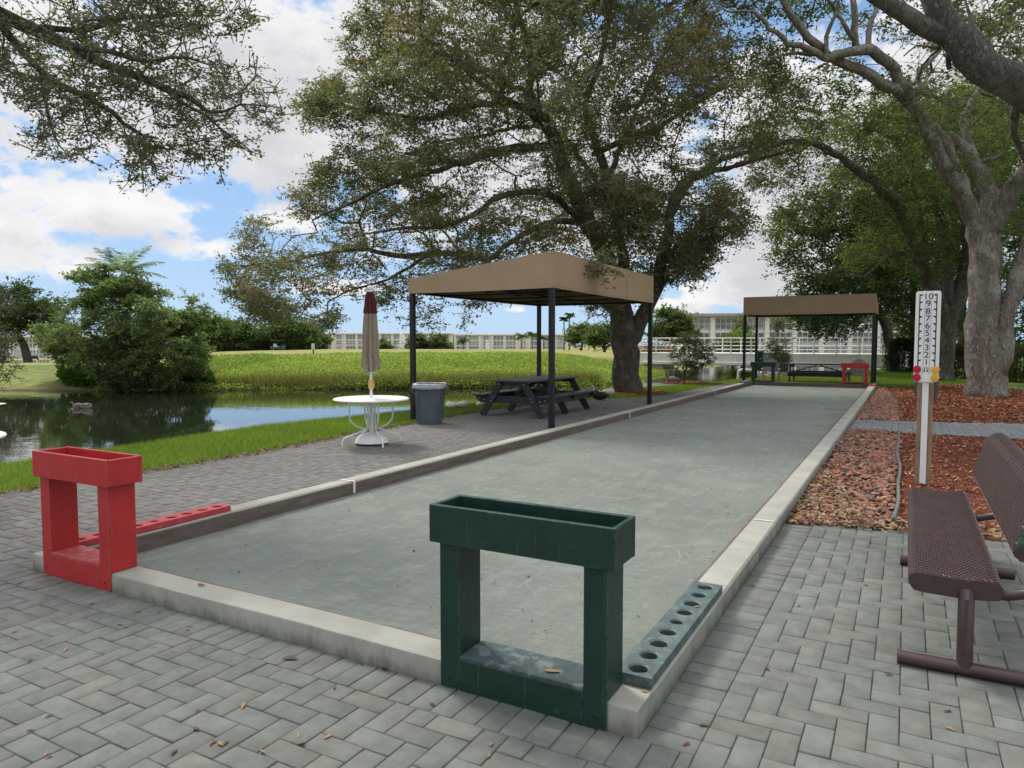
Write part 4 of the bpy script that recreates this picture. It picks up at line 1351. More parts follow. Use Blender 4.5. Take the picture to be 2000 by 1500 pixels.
oak_holes = [(1600, 160, 60, 40, .3), (1640, 60, 60, 40, .35), (1720, 110, 40, 40, .25), (1790, 120, 50, 50, .25), (1850, 150, 30, 40, .3), (1760, 30, 60, 30, .4), (1540, 100, 40, 30, .4), (1900, 270, 50, 60, .5)]
PAL_OAK = [(0.065, 0.095, 0.036), (0.095, 0.13, 0.046), (0.125, 0.15, 0.06)]
Ao = px_cloud(oak_poly, DO + 0.4, 4.2, 1150, 121, oak_holes, thr=0.51, nsc=0.7, edge=80, lo=0.06, bias=0.35)
mk_tree('oak_tree', 'grey barked oak with a wide forked trunk in the red mulch', None, (ob[0], ob[1], -0.05), oak_limbs, Ao, 56, (0.34, 0.34, 0.2), 0.11, PAL_OAK, 122,
        M['bark_oak'], M['leaf'], r0=0.006, sides=30, flare=0.10, twigs=5, rough=0.11, wander=0.18, minz=4.0)

# ---- the oak behind it that leans and arches over the court
D2 = 28.5
o2 = at(1838, 742, D2)
arch = [
    [(o2[0], o2[1], -0.1, .42), (*at(1843, 690, D2), .38), (*at(1852, 630, D2), .36), (*at(1868, 585, D2), .33), (*at(1885, 545, D2), .28), (*at(1892, 480, D2), .25), (*at(1880, 400, D2), .22), (*at(1860, 300, D2), .18), (*at(1850, 180, D2), .12)],
    A4(D2, (1846, 650, .3), (1838, 600, .22, -.3), (1822, 555, .2, -.5), (1804, 518, .19, -.7), (1783, 472, .185, -.9), (1748, 402, .175, -1.4), (1722, 372, .165, -1.8), (1690, 345, .15, -2.2), (1643, 308, .13, -2.8), (1604, 285, .115, -3.4), (1545, 276, .10, -4), (1500, 290, .085, -4.6), (1460, 315, .07, -5), (1400, 332, .05, -5.4), (1360, 350, .03, -5.6)),
    A4(D2, (1852, 585, .24), (1848, 500, .2, .4), (1835, 420, .17, .6), (1800, 350, .14, .8), (1770, 300, .12, 1), (1720, 250, .08, 1)),
    A4(D2, (1810, 530, .1, -.6), (1800, 440, .09, -.8), (1768, 290, .08, -1.5), (1735, 265, .07, -1.8), (1690, 250, .05, -2)),
    A4(D2, (1806, 560, .09, -.5), (1790, 510, .07, -1), (1760, 495, .06, -1.5), (1720, 510, .05, -2), (1690, 540, .03, -2.4), (1650, 535, .02, -2.6)),
]
arch_poly = [(1470, 260), (1500, 240), (1560, 215), (1640, 215), (1720, 200), (1800, 190), (1900, 170), (1960, 230), (1990, 420), (1985, 560), (1930, 520), (1880, 470), (1850, 560), (1790, 560), (1740, 520), (1700, 560), (1640, 560), (1650, 480), (1700, 420), (1640, 350), (1590, 330), (1560, 390), (1500, 370), (1440, 350)]
PAL_A = [(0.055, 0.085, 0.028), (0.080, 0.12, 0.036), (0.12, 0.165, 0.05)]
Aa = px_cloud(arch_poly, D2, 3.5, 900, 131, [(1560, 310, 50, 20, .5)], thr=0.48, nsc=0.7, edge=70)
mk_tree('oak_tree', 'dark leaning oak behind the scoreboard whose bough arches over the court', None, (o2[0], o2[1], -0.05), arch, Aa, 50, (0.42, 0.42, 0.25), 0.11, PAL_A, 132, M['bark_arch'], M['leaf'], sides=18, flare=0.2, twigs=4, rough=0.12, minz=3.0)

# ---- the thick bough overhead at the upper right
DN = 9.4
nb_ = at(2300, 400, 10.6)
near_limbs = [
    [(nb_[0], nb_[1], -0.1, .42), (nb_[0] + .05, nb_[1], 1.4, .36), (nb_[0], nb_[1], 2.6, .34), (*at(2190, 330, 10.2), .31), (*at(2090, 245, 9.8), .29), (*at(2010, 178, DN), .27), (*at(1945, 145, DN), .25), (*at(1895, 108, DN), .235), (*at(1858, 62, DN), .205), (*at(1838, 30, DN), .19), (*at(1815, -20, DN), .17), (*at(1770, -110, DN), .13), (*at(1700, -260, DN), .08)],
    A4(DN, (1862, 72, .17), (1815, 55, .145), (1780, 35, .13), (1745, 15, .12), (1712, -8, .11), (1650, -40, .08), (1560, -70, .05), (1300, -60, .03), (1120, -30, .018)),
    A4(DN, (1990, 190, .10), (1980, 260, .05, .4), (2010, 330, .03, .6)),
    A4(DN, (1865, 95, .045, .1), (1850, 110, .04, .3), (1854, 135, .035, .4)),
    A4(DN, (1940, 130, .05), (1935, 90, .04, .2), (1900, 50, .03, .3), (1885, 0, .02, .4)),
    A4(DN, (1830, 60, .03, .2), (1836, 95, .022, .3), (1800, 130, .016, .5), (1795, 160, .01, .6)),
    A4(DN, (1835, 95, .018, .3), (1790, 90, .014, .4), (1765, 110, .01, .5)),
    A4(DN, (1120, -30, .02), (1105, 20, .014), (1085, 60, .01), (1080, 120, .006)),
    A4(DN, (1180, -35, .02), (1170, 30, .012), (1130, 60, .009), (1120, 110, .006)),
]
near_limbs = [[(x, y, z, r_ * .82) for (x, y, z, r_) in L_] for L_ in near_limbs]
near_poly = [(1860, 40), (1900, 20), (2030, -40), (2250, -60), (2300, 60), (2120, 150), (2030, 100), (1990, 160), (1940, 105), (1900, 70)]
An = np.concatenate([px_cloud(near_poly, DN + .8, 0.9, 150, 141, [], thr=0.45, nsc=1.2, edge=40),
                     px_cloud([(1055, -30), (1160, -40), (1150, 90), (1125, 190), (1100, 300), (1075, 320), (1065, 200), (1040, 90)], DN, 0.35, 46, 142, [], thr=0.4, nsc=2, edge=30)])
mk_tree('oak_tree', 'rough barked oak bough crossing the top right corner overhead', None, (nb_[0], nb_[1], -0.05), near_limbs, An, 26, (0.16, 0.16, 0.13), 0.07, [(0.05, 0.07, 0.035), (0.085, 0.10, 0.06), (0.12, 0.125, 0.085)], 143,
        M['bark_near'], M['leaf'], jit=.008, step=0.25, sides=30, r0=0.004, twigs=4, seg=0.16, rough=0.10, droop=0.6, minz=2.6, flare=0.2)


# ---- trees known by outline, farther off
def outline_tree(name, label, group, u0, v0, D, poly, n, per, sigma, L, pal, seed, T, trunk_r=0.2, bark='bark_grey', holes=(), thr=0.46, nsc=0.6, edge=50, stems=((0, 0.62),), cat='tree', z=None, twigs=3, lo=0.12, leafm='leaf'):
    b = at(u0, v0, D)
    bz = float(ground_z(np.array([b[0]]), np.array([b[1]]))[0]) if z is None else z
    A = px_cloud(poly, D, T, n, seed, holes, thr=thr, nsc=nsc, edge=edge, lo=lo)
    top = A[:, 2].max()
    cx, cy = A[:, 0].mean(), A[:, 1].mean()
    limbs = []
    r = np.random.default_rng(seed)
    for i, (off, frac) in enumerate(stems):
        ex, ey = cx + off * (A[:, 0].std() + .1), cy + r.normal(0, .3)
        h = bz + (top - bz) * frac
        p = [(b[0], b[1], bz - 0.1, trunk_r * (1 if i == 0 else .75)), (b[0] * .8 + ex * .2, b[1] * .8 + ey * .2, bz + (h - bz) * .35, trunk_r * .8), (b[0] * .4 + ex * .6, b[1] * .4 + ey * .6, bz + (h - bz) * .7, trunk_r * .55), (ex, ey, h, trunk_r * .25)]
        limbs.append(p)
    return mk_tree(name, label, group, (b[0], b[1], bz), limbs, A, per, (sigma, sigma, sigma * .6), L, pal, seed, M[bark], M[leafm], step=max(.35, D * .012), r0=trunk_r * .045, sides=10, twigs=twigs, seg=max(.5, D * .02), ncol=0.5 if D < 60 else 0.2, minz=bz + 0.3)


PG = [(0.050, 0.075, 0.032), (0.072, 0.105, 0.042), (0.115, 0.150, 0.060)]
PG2 = [(0.048, 0.076, 0.030), (0.072, 0.108, 0.036), (0.105, 0.148, 0.05)]
PGY = [(0.06, 0.11, 0.025), (0.095, 0.15, 0.035), (0.14, 0.19, 0.05)]
# dense wall of trees right of the far canopy
outline_tree('shade_tree', 'bright green rounded tree rising left of the scoreboard behind the far canopy', 'trees behind the far canopy', 1752, 715, 37, [(1505, 450), (1530, 400), (1560, 380), (1600, 330), (1660, 320), (1720, 380), (1760, 460), (1770, 560), (1760, 620), (1700, 605), (1690, 640), (1650, 630), (1620, 670), (1570, 650), (1545, 610), (1560, 560), (1505, 545), (1500, 530), (1525, 500), (1500, 480)], 620, 60, 0.6, 0.17, PG, 151, 3.2, 0.3, edge=60)
outline_tree('shade_tree', 'dark dense tree standing behind the scoreboard and arching bough', 'trees behind the far canopy', 1790, 715, 39, [(1650, 420), (1690, 330), (1740, 300), (1800, 320), (1860, 380), (1880, 500), (1870, 640), (1830, 690), (1760, 660), (1740, 600), (1690, 560), (1660, 500)], 560, 60, 0.65, 0.18, PG2, 152, 3.2, 0.3, edge=60)
outline_tree('shade_tree', 'leafy tree filling the gap right of the forked oak trunk', 'trees behind the far canopy', 2010, 715, 38, [(1870, 420), (1890, 260), (1940, 200), (2010, 180), (2130, 220), (2180, 400), (2160, 640), (2000, 680), (1940, 660), (1960, 560), (1900, 520)], 640, 60, 0.65, 0.18, [(0.028, 0.052, 0.015), (0.055, 0.09, 0.022), (0.10, 0.15, 0.038)], 153, 3.2, 0.3, edge=60)
outline_tree('shade_tree', 'pale green tree high in the gap above the forked oak trunk', 'trees behind the far canopy', 1880, 715, 44, [(1700, 260), (1740, 170), (1830, 130), (1930, 150), (1990, 240), (1980, 400), (1900, 470), (1800, 420), (1720, 340)], 420, 55, 0.75, 0.2, [(0.065, 0.09, 0.036), (0.09, 0.12, 0.046), (0.12, 0.15, 0.06)], 154, 3.2, 0.3, edge=60, thr=0.49)
# the overgrown island bush across the pond
DB = 30.5
BP = [(72, 640), (80, 628), (120, 618), (150, 590), (165, 560), (128, 548), (132, 540), (165, 528), (190, 520), (235, 530), (285, 530), (305, 555), (345, 575), (388, 578), (412, 605), (400, 625), (372, 640), (400, 680), (405, 705), (385, 730), (370, 760), (300, 770), (200, 760), (165, 730), (118, 700), (100, 680), (75, 665)]
outline_tree('bushy_tree', 'tall overgrown bushy tree on the far bank with palm fronds above it', None, 275, 742, DB, BP, 1500, 64, 0.27, 0.12, [(0.115, 0.155, 0.068), (0.15, 0.20, 0.082), (0.20, 0.26, 0.10)], 161, 2.3, 0.14, stems=((0, .7), (-1.1, .55), (1.0, .6), (.4, .75)), edge=36, nsc=0.8, thr=0.53, lo=0.08)
bank_cover('ground_cover', [at(110, 730, 33)[:2], at(180, 728, 34)[:2], at(400, 726, 35)[:2], at(420, 765, 30.6)[:2], at(180, 768, 30.2)[:2], at(120, 745, 31)[:2]], 12000, 0.15, 0.7, [(0.045, 0.095, 0.02), (0.10, 0.17, 0.035)], 53)
# tree at the left rim, and those behind the bush
outline_tree('twiggy_tree', 'grey green twiggy tree cut off by the left edge of the photo', None, -60, 735, 28, [(-140, 540), (0, 565), (25, 600), (38, 660), (30, 700), (35, 740), (0, 745), (-140, 740)], 260, 50, 0.26, 0.08, [(0.07, 0.075, 0.045), (0.095, 0.10, 0.06)], 162, 1.6, 0.16, edge=40)
outline_tree('shade_tree', 'dark umbrella shaped tree behind the golf carts at far left', 'trees along the fairway', 55, 700, 76, [(-40, 580), (0, 562), (60, 560), (75, 572), (110, 578), (140, 600), (150, 640), (120, 650), (80, 655), (60, 640), (30, 660), (-40, 660)], 330, 46, 0.8, 0.30, PG2, 163, 4.0, 0.45, edge=35, stems=((-.9, .6), (.3, .6), (1.1, .6)))
outline_tree('young_tree', 'yellow green young tree at the left side of the big bush', None, 118, 722, 33, [(70, 640), (85, 622), (120, 625), (150, 640), (155, 670), (130, 700), (115, 715), (105, 690), (80, 665)], 170, 46, 0.24, 0.11, PGY, 164, 0.9, 0.07, edge=30)
DT = 135
for (lab, u0, poly, sd, pal) in [
    ('low round tree at the left end of the far tree line', 440, [(405, 660), (420, 640), (450, 655), (490, 655), (520, 662), (530, 680), (520, 692), (410, 690)], 171, PG),
    ('tall dark tree behind the low round trees of the far tree line', 430, [(385, 632), (410, 622), (450, 625), (480, 632), (490, 660), (410, 680), (388, 675)], 172, PG2),
    ('dark spreading tree in the middle of the far tree line', 520, [(470, 640), (500, 628), (540, 622), (575, 625), (590, 650), (580, 682), (520, 688), (480, 680)], 173, PG2),
    ('dark tree at the right end of the far tree line by the cream building', 580, [(540, 640), (565, 622), (600, 618), (618, 640), (610, 672), (590, 688), (545, 686)], 174, PG2),
]:
    outline_tree('fairway_tree', lab, 'far tree line', u0, 688, DT, poly, 230, 42, 1.2, 0.55, pal, sd, 6, 0.4, edge=22, nsc=0.25, twigs=2)
for (lab, u0, D, poly, sd, pal, n) in [
    ('round dark tree between the spreading trunk and the pale condominium', 1305, 105, [(1268, 668), (1275, 625), (1290, 606), (1320, 608), (1345, 622), (1360, 650), (1350, 670)], 175, PG2, 330),
    ('pale green dome shaped tree left of the spreading trunk', 1180, 120, [(1145, 668), (1150, 650), (1170, 640), (1210, 638), (1225, 655), (1220, 672)], 176, PG, 220),
    ('dark round tree beside the twin tall palms', 1135, 140, [(1112, 668), (1118, 645), (1140, 636), (1165, 642), (1172, 668)], 177, PG2, 200),
    ('small feathery tree in front of the pale condominium windows', 1432, 75, [(1400, 690), (1405, 655), (1425, 632), (1445, 622), (1460, 640), (1470, 670), (1465, 692)], 178, [(0.07, 0.085, 0.045), (0.11, 0.12, 0.06)], 120),
    ('yellow green shrub below the pale condominium windows', 1452, 70, [(1425, 692), (1430, 660), (1445, 648), (1462, 655), (1470, 692)], 179, PGY, 120),
]:
    outline_tree('fairway_tree', lab, None, u0, 690, D, poly, n, 44, D * 0.008, D * 0.0036, pal, sd, D * 0.03, 0.25, edge=18, nsc=0.3, twigs=2)
# planted young trees with mulch rings
outline_tree('sapling', 'young tree with silvery leaves in a mulch ring by the pond', None, 1337, 749, 27.3, [(1302, 715), (1308, 690), (1318, 665), (1330, 640), (1350, 636), (1368, 655), (1385, 672), (1395, 690), (1388, 712), (1370, 730), (1345, 738), (1315, 735)], 150, 40, 0.15, 0.075, [(0.075, 0.09, 0.05), (0.13, 0.14, 0.09), (0.045, 0.06, 0.03)], 181, 0.65, 0.04, stems=((0, .6), (-.8, .5), (.7, .55)), edge=35, nsc=1.5, z=-0.03)
outline_tree('sapling', 'slender pale young tree behind the grey chair at the far canopy', None, 1515, 735, 34.4, [(1496, 715), (1498, 680), (1502, 650), (1512, 625), (1528, 622), (1540, 650), (1546, 690), (1540, 715), (1520, 728)], 120, 36, 0.17, 0.085, [(0.10, 0.115, 0.07), (0.15, 0.16, 0.10), (0.07, 0.085, 0.045)], 182, 0.6, 0.04, stems=((0, .72),), edge=30, nsc=1.5, z=-0.03)


# ---- hedges and low shrubs: dense leaf shells over a twiggy core
def hedge(name, label, x0, x1, y0, y1, h, n, L, pal, seed, rz=0.0, c=None, cat='hedge', group=None):
    o = thing(name, label, cat, (c[0], c[1], -0.04), rz, group)
    r = np.random.default_rng(seed)
    P = np.stack([r.uniform(x0, x1, n), r.uniform(y0, y1, n), r.uniform(0.05, h, n)], 1)
    q = np.maximum.reduce([np.abs(P[:, 0] - (x0 + x1) / 2) / ((x1 - x0) / 2), np.abs(P[:, 1] - (y0 + y1) / 2) / ((y1 - y0) / 2), P[:, 2] / h])
    lim = 0.86 + 0.16 * fbm(P, 1.4, seed, 2)
    P = P[(q > 0.62) & (q < lim)]
    w = np.clip(fbm(P, 0.9, seed + 3, 3) * 1.6 - 0.3 + r.normal(0, .2, len(P)), 0, 1)[:, None]
    colr = (np.array(pal[0]) * (1 - w) + np.array(pal[1]) * w) * r.uniform(.7, 1.3, (len(P), 1))
    leaf_obj('foliage', leafquads(P, np.full(len(P), L), 0.6, seed), colr, M['leaf'], o)
    mb = MB()
    for i in range(int((x1 - x0) * 5)):
        a, b = r.uniform(x0 * .8, x1 * .8), r.uniform(y0 * .7, y1 * .7)
        mb.tube([(a, b, 0), (a + r.normal(0, .06), b + r.normal(0, .06), h * .5), (a + r.normal(0, .16), b + r.normal(0, .16), h * .8)], [.02, .015, .006], 5)
    mb.build('stem', M['twig'], o, smooth=True)
    return o


hedge('hedge', 'clipped hedge with reddish tips between the two oak trunks', -1.0, 1.0, -.7, .7, 1.62, 22000, 0.07, [(0.035, 0.055, 0.022), (0.11, 0.075, 0.04)], 191, 0.2, at(1868, 742, 31.5), group='clipped hedges')
hedge('hedge', 'green clipped hedge at the right edge behind the forked oak', -1.4, 1.6, -.8, .8, 1.62, 26000, 0.075, [(0.035, 0.058, 0.02), (0.10, 0.115, 0.04)], 192, 0.3, at(2030, 750, 28.2), group='clipped hedges')
hedge('shrub', 'dark rounded shrub between the far canopy and the scoreboard', -.75, .75, -.7, .7, 1.9, 16000, 0.08, [(0.016, 0.03, 0.012), (0.03, 0.05, 0.018)], 193, 0.3, at(1759, 722, 37), cat='shrub')


# ---- palms
def palm(name, label, b, h, nf, fl, seed, group=None, r=0.14, bend=1.2, lw=0.035, pal=((0.06, 0.10, 0.03), (0.12, 0.15, 0.06))):
    o = thing(name, label, 'palm', b, 0, group)
    rr = np.random.default_rng(seed)
    mb = MB()
    mb.tube([(0, 0, -.2), (rr.normal(0, .1), rr.normal(0, .1), h * .5), (0, 0, h)], [r * 1.2, r, r * .75], 10)
    mb.build('trunk', M['palm_trunk'], o, smooth=True)
    Vs, Cs = [], []
    for i in range(nf):
        a = i * 2.4 + rr.normal(0, .2)
        e0 = rr.uniform(0.35, 1.35)
        d = np.array([math.cos(a), math.sin(a), 0])
        p = np.array([0, 0, h])
        nseg = 14
        ang = e0
        side = np.array([-d[1], d[0], 0])
        pts = []
        for sgm in range(nseg + 1):
            pts.append(p.copy())
            p = p + (d * math.cos(ang) + np.array([0, 0, math.sin(ang)])) * fl / nseg
            ang -= 1.35 / nseg * bend
        pts = np.array(pts)
        c = np.array(pal[0]) * rr.uniform(.7, 1.2) if rr.random() < .5 else np.array(pal[1]) * rr.uniform(.7, 1.2)
        for sgm in range(nseg):
            w = 0.012
            Vs += [pts[sgm] + side * w, pts[sgm] - side * w, pts[sgm + 1] - side * w * .7, pts[sgm + 1] + side * w * .7]; Cs += [c * 1.1]
            if sgm < 2: continue
            for q in (0.0, 0.33, 0.66):
                pp = pts[sgm] * (1 - q) + pts[sgm + 1] * q
                tdir = (pts[sgm + 1] - pts[sgm]); tdir /= np.linalg.norm(tdir)
                ll = fl * 0.30 * math.sin(math.pi * min(1, (sgm + q) / nseg * .85 + .12)) + .05
                for sg in (-1, 1):
                    dirn = side * sg * .8 + tdir * .55 + np.array([0, 0, -.25 + rr.normal(0, .12)])
                    dirn /= np.linalg.norm(dirn)
                    Vs += [pp, pp + dirn * ll * .4 + tdir * lw * .5, pp + dirn * ll, pp + dirn * ll * .4 - tdir * lw * .5]; Cs += [c]
    leaf_obj('fronds', np.array(Vs), np.array(Cs), M['leaf'], o)
    return o


pb = at(245, 730, 31.4)
palm('palm', 'palm whose pale fronds rise above the big bush', (pb[0], pb[1], 0.3), 4.2, 12, 1.9, 201, lw=.05, bend=.75, pal=((0.10, 0.15, 0.07), (0.20, 0.24, 0.13)))
for (u, vt, D, lab, sd, fl, nf) in [
    (1101, 622, 150, 'tall slim palm, shorter one of the twin palms on the horizon', 202, 1.3, 22), (1112, 614, 150, 'tallest slim palm of the pair on the horizon', 203, 1.4, 22),
    (905, 664, 190, 'small fan palm before the right wing of the far condominium', 204, 1.8, 16), (1018, 657, 190, 'feathery palm at the left of a loose trio before the far condominium', 205, 2.0, 16),
    (1040, 654, 185, 'feathery palm in the middle of the loose trio before the far condominium', 206, 2.1, 16), (1062, 662, 180, 'feathery palm at the right of the loose trio, low beside the canopy post', 207, 2.0, 16)]:
    b = at(u, 684, D)
    bz = float(ground_z(np.array([b[0]]), np.array([b[1]]))[0])
    palm('palm', lab, (b[0], b[1], bz), at(u, vt, D)[2] - bz - .3, nf, fl * (D / 150), sd, 'palms on the fairway', .16, lw=.16)
for (lab, u0, poly, sd) in [
    ('slim grey green tree before the left wing of the far condominium', 815, [(795, 682), (800, 662), (815, 652), (830, 664), (832, 684)], 211),
    ('broad grey green tree before the middle wing of the far condominium', 858, [(835, 684), (842, 664), (860, 655), (880, 664), (884, 684)], 212),
    ('round low tree beside the umbrella before the far condominium', 745, [(733, 684), (735, 668), (748, 661), (758, 672), (756, 684)], 213),
    ('low dark tree hiding the left end of the far condominium', 625, [(612, 684), (614, 664), (628, 656), (642, 664), (646, 684)], 214)]:
    outline_tree('fairway_tree', lab, 'trees before the far condominium', u0, 684, 190, poly, 110, 40, 1.0, 0.6, [(0.07, 0.09, 0.05), (0.10, 0.13, 0.06)], sd, 3, 0.25, edge=12, nsc=0.3, twigs=2)

# ------------------------------------------------------------------ ball stands and hole racks
def ball_stand(label, loc, rz, w, paint, dusty, group):
    """open frame straddling the kerb with a ball trough on top; origin on the ground at its front middle"""
    o = thing('ball_stand', label, 'ball stand', loc, rz, group)
    lw, ld = 0.102, 0.185
    for sx in (-1, 1):
        mb = MB()
        x = sx * (w / 2 - lw / 2)
        mb.box((x, ld / 2 + .0062, (KT + 0.662) / 2 + 0.002), (lw - .002, ld - .0126, 0.662 - KT - 0.002), 0.003)
        mb.box((x, 0.0055, 0.331), (lw, 0.0115, 0.659), 0.003)
        mb.build('leg', paint, o)
    mb = MB()
    mb.box((0, 0.0045, 0.072), (w - 2 * lw - 0.003, 0.0125, 0.142), 0.002)
    mb.build('apron', paint, o)
    mb = MB()
    mb.box((0, ld / 2 + 0.004, 0.151), (w - 2 * lw - 0.002, ld + 0.012, 0.018), 0.003)
    mb.build('shelf', dusty, o)
    mb = MB()
    tw, y0, y1, z0, z1, t = w + 0.08, -0.024, 0.212, 0.662, 0.832, 0.021
    mb.box((0, y0 + t / 2, (z0 + z1) / 2), (tw, t, z1 - z0), 0.003)
    mb.box((0, y1 - t / 2, (z0 + z1) / 2), (tw, t, z1 - z0), 0.003)
    for sx in (-1, 1):
        mb.box((sx * (tw / 2 - t / 2 - 0.002), (y0 + y1) / 2, (z0 + z1) / 2 - 0.001), (t, y1 - y0 - 2 * t - 0.001, z1 - z0 - 0.003), 0.003)
    mb.box((0, (y0 + y1) / 2, z0 + 0.012), (tw - 2 * t - 0.006, y1 - y0 - 2 * t - 0.001, 0.018), 0.002)
    mb.build('trough', paint, o)
    for sx in (-1, 1):
        mb = MB()
        mb.tube([(sx * (w / 2 - lw / 2), -0.003, .05), (sx * (w / 2 - lw / 2), 0.002, .05)], 0.006, 8)
        mb.build('screw', M['ink'], o)
    return o


SY = CY0 - 0.012
ball_stand('weathered dark green wooden ball stand in the foreground', (-1.405, SY, 0), 0, 0.80, M['green_paint'], M['dusty_green'], 'ball stands on the court kerb')
ball_stand('bright red wooden ball stand at the near left court corner', (-4.665, SY, 0), 0, 0.745, M['red_paint'], M['dusty_red'], 'ball stands on the court kerb')
ball_stand('distant dark green ball stand under the far canopy by its left post', (-4.62, CY1 + 0.012, 0), math.pi, 0.80, M['green_paint'], M['dusty_green'], 'ball stands on the court kerb')
ball_stand('distant red ball stand under the far canopy before a grey chair', (-1.56, CY1 + 0.012, 0), math.pi, 0.80, M['red_paint'], M['dusty_red'], 'ball stands on the court kerb')


def ball_rack(label, loc, length, mat, n=9):
    o = thing('ball_rack', label, 'ball rack', loc, 0, 'score racks lying on the kerb')
    w, h = 0.16, 0.045
    mb = MB()
    N = 24
    cl = length / n
    corner = {}
    for sx in (-1, 1):
        for sy in (-1, 1):
            a = math.atan2(sy * cl, sx * w) % (2 * math.pi)
            corner[int(round((a - math.pi / N) / (2 * math.pi / N))) % N] = (sx, sy)
    for q in range(n):
        cy = -length / 2 + cl * (q + .5)
        r = 0.040 if q != n // 2 else 0.030
        if q % 2: r *= 0.95
        ring = []
        rings = [(None, h), (r * 1.22, h), (r * 1.02, h - 0.006), (r, h - 0.007), (r, 0.012)]
        vs = []
        for (rad, z) in rings:
            for j in range(N):
                a = 2 * math.pi * j / N + math.pi / N
                c, s = math.cos(a), math.sin(a)
                if rad is None:
                    f = min((w / 2) / max(abs(c), 1e-6), (cl / 2) / max(abs(s), 1e-6))
                    px_, py_ = c * f, s * f
                    if corner.get(j): px_, py_ = corner[j][0] * w / 2, corner[j][1] * cl / 2
                    vs.append((px_, cy + py_, z))
                else:
                    vs.append((c * rad, cy + s * rad, z))
        fs = []
        for l in range(len(rings) - 1):
            for j in range(N):
                fs.append((l * N + j, l * N + (j + 1) % N, (l + 1) * N + (j + 1) % N, (l + 1) * N + j))
        mb.add(vs, fs)
        # floor of the hole
        hm = MB()
        hm.add([(r * math.cos(2 * math.pi * j / N), cy + r * math.sin(2 * math.pi * j / N), 0.012) for j in range(N)], [tuple(range(N))])
        hm.build('hole_floor', M['hole'], o)
    a, b = w / 2, length / 2
    mb.add([(-a, -b, 0), (a, -b, 0), (a, b, 0), (-a, b, 0), (-a, -b, h), (a, -b, h), (a, b, h), (-a, b, h)], [(0, 1, 5, 4), (1, 2, 6, 5), (2, 3, 7, 6), (3, 0, 4, 7), (3, 2, 1, 0)])
    mb.build('board', mat, o)
    return o


ball_rack('faded green board with nine round holes on the kerb beside the green stand', (-0.967, 3.44, KT + 0.003), 1.30, M['rack_green'])
ball_rack('red board with round holes lying on the left kerb behind the red stand', (-5.095, 3.44, KT + 0.003), 1.30, M['rack_red'])
ball_rack('distant red hole board at the far right end of the kerb', (-0.967, 26.75, KT + 0.003), 1.10, M['rack_red'])
ball_rack('distant dark hole board at the far left end of the kerb', (-5.095, 26.65, KT + 0.003), 1.30, M['rack_green'])


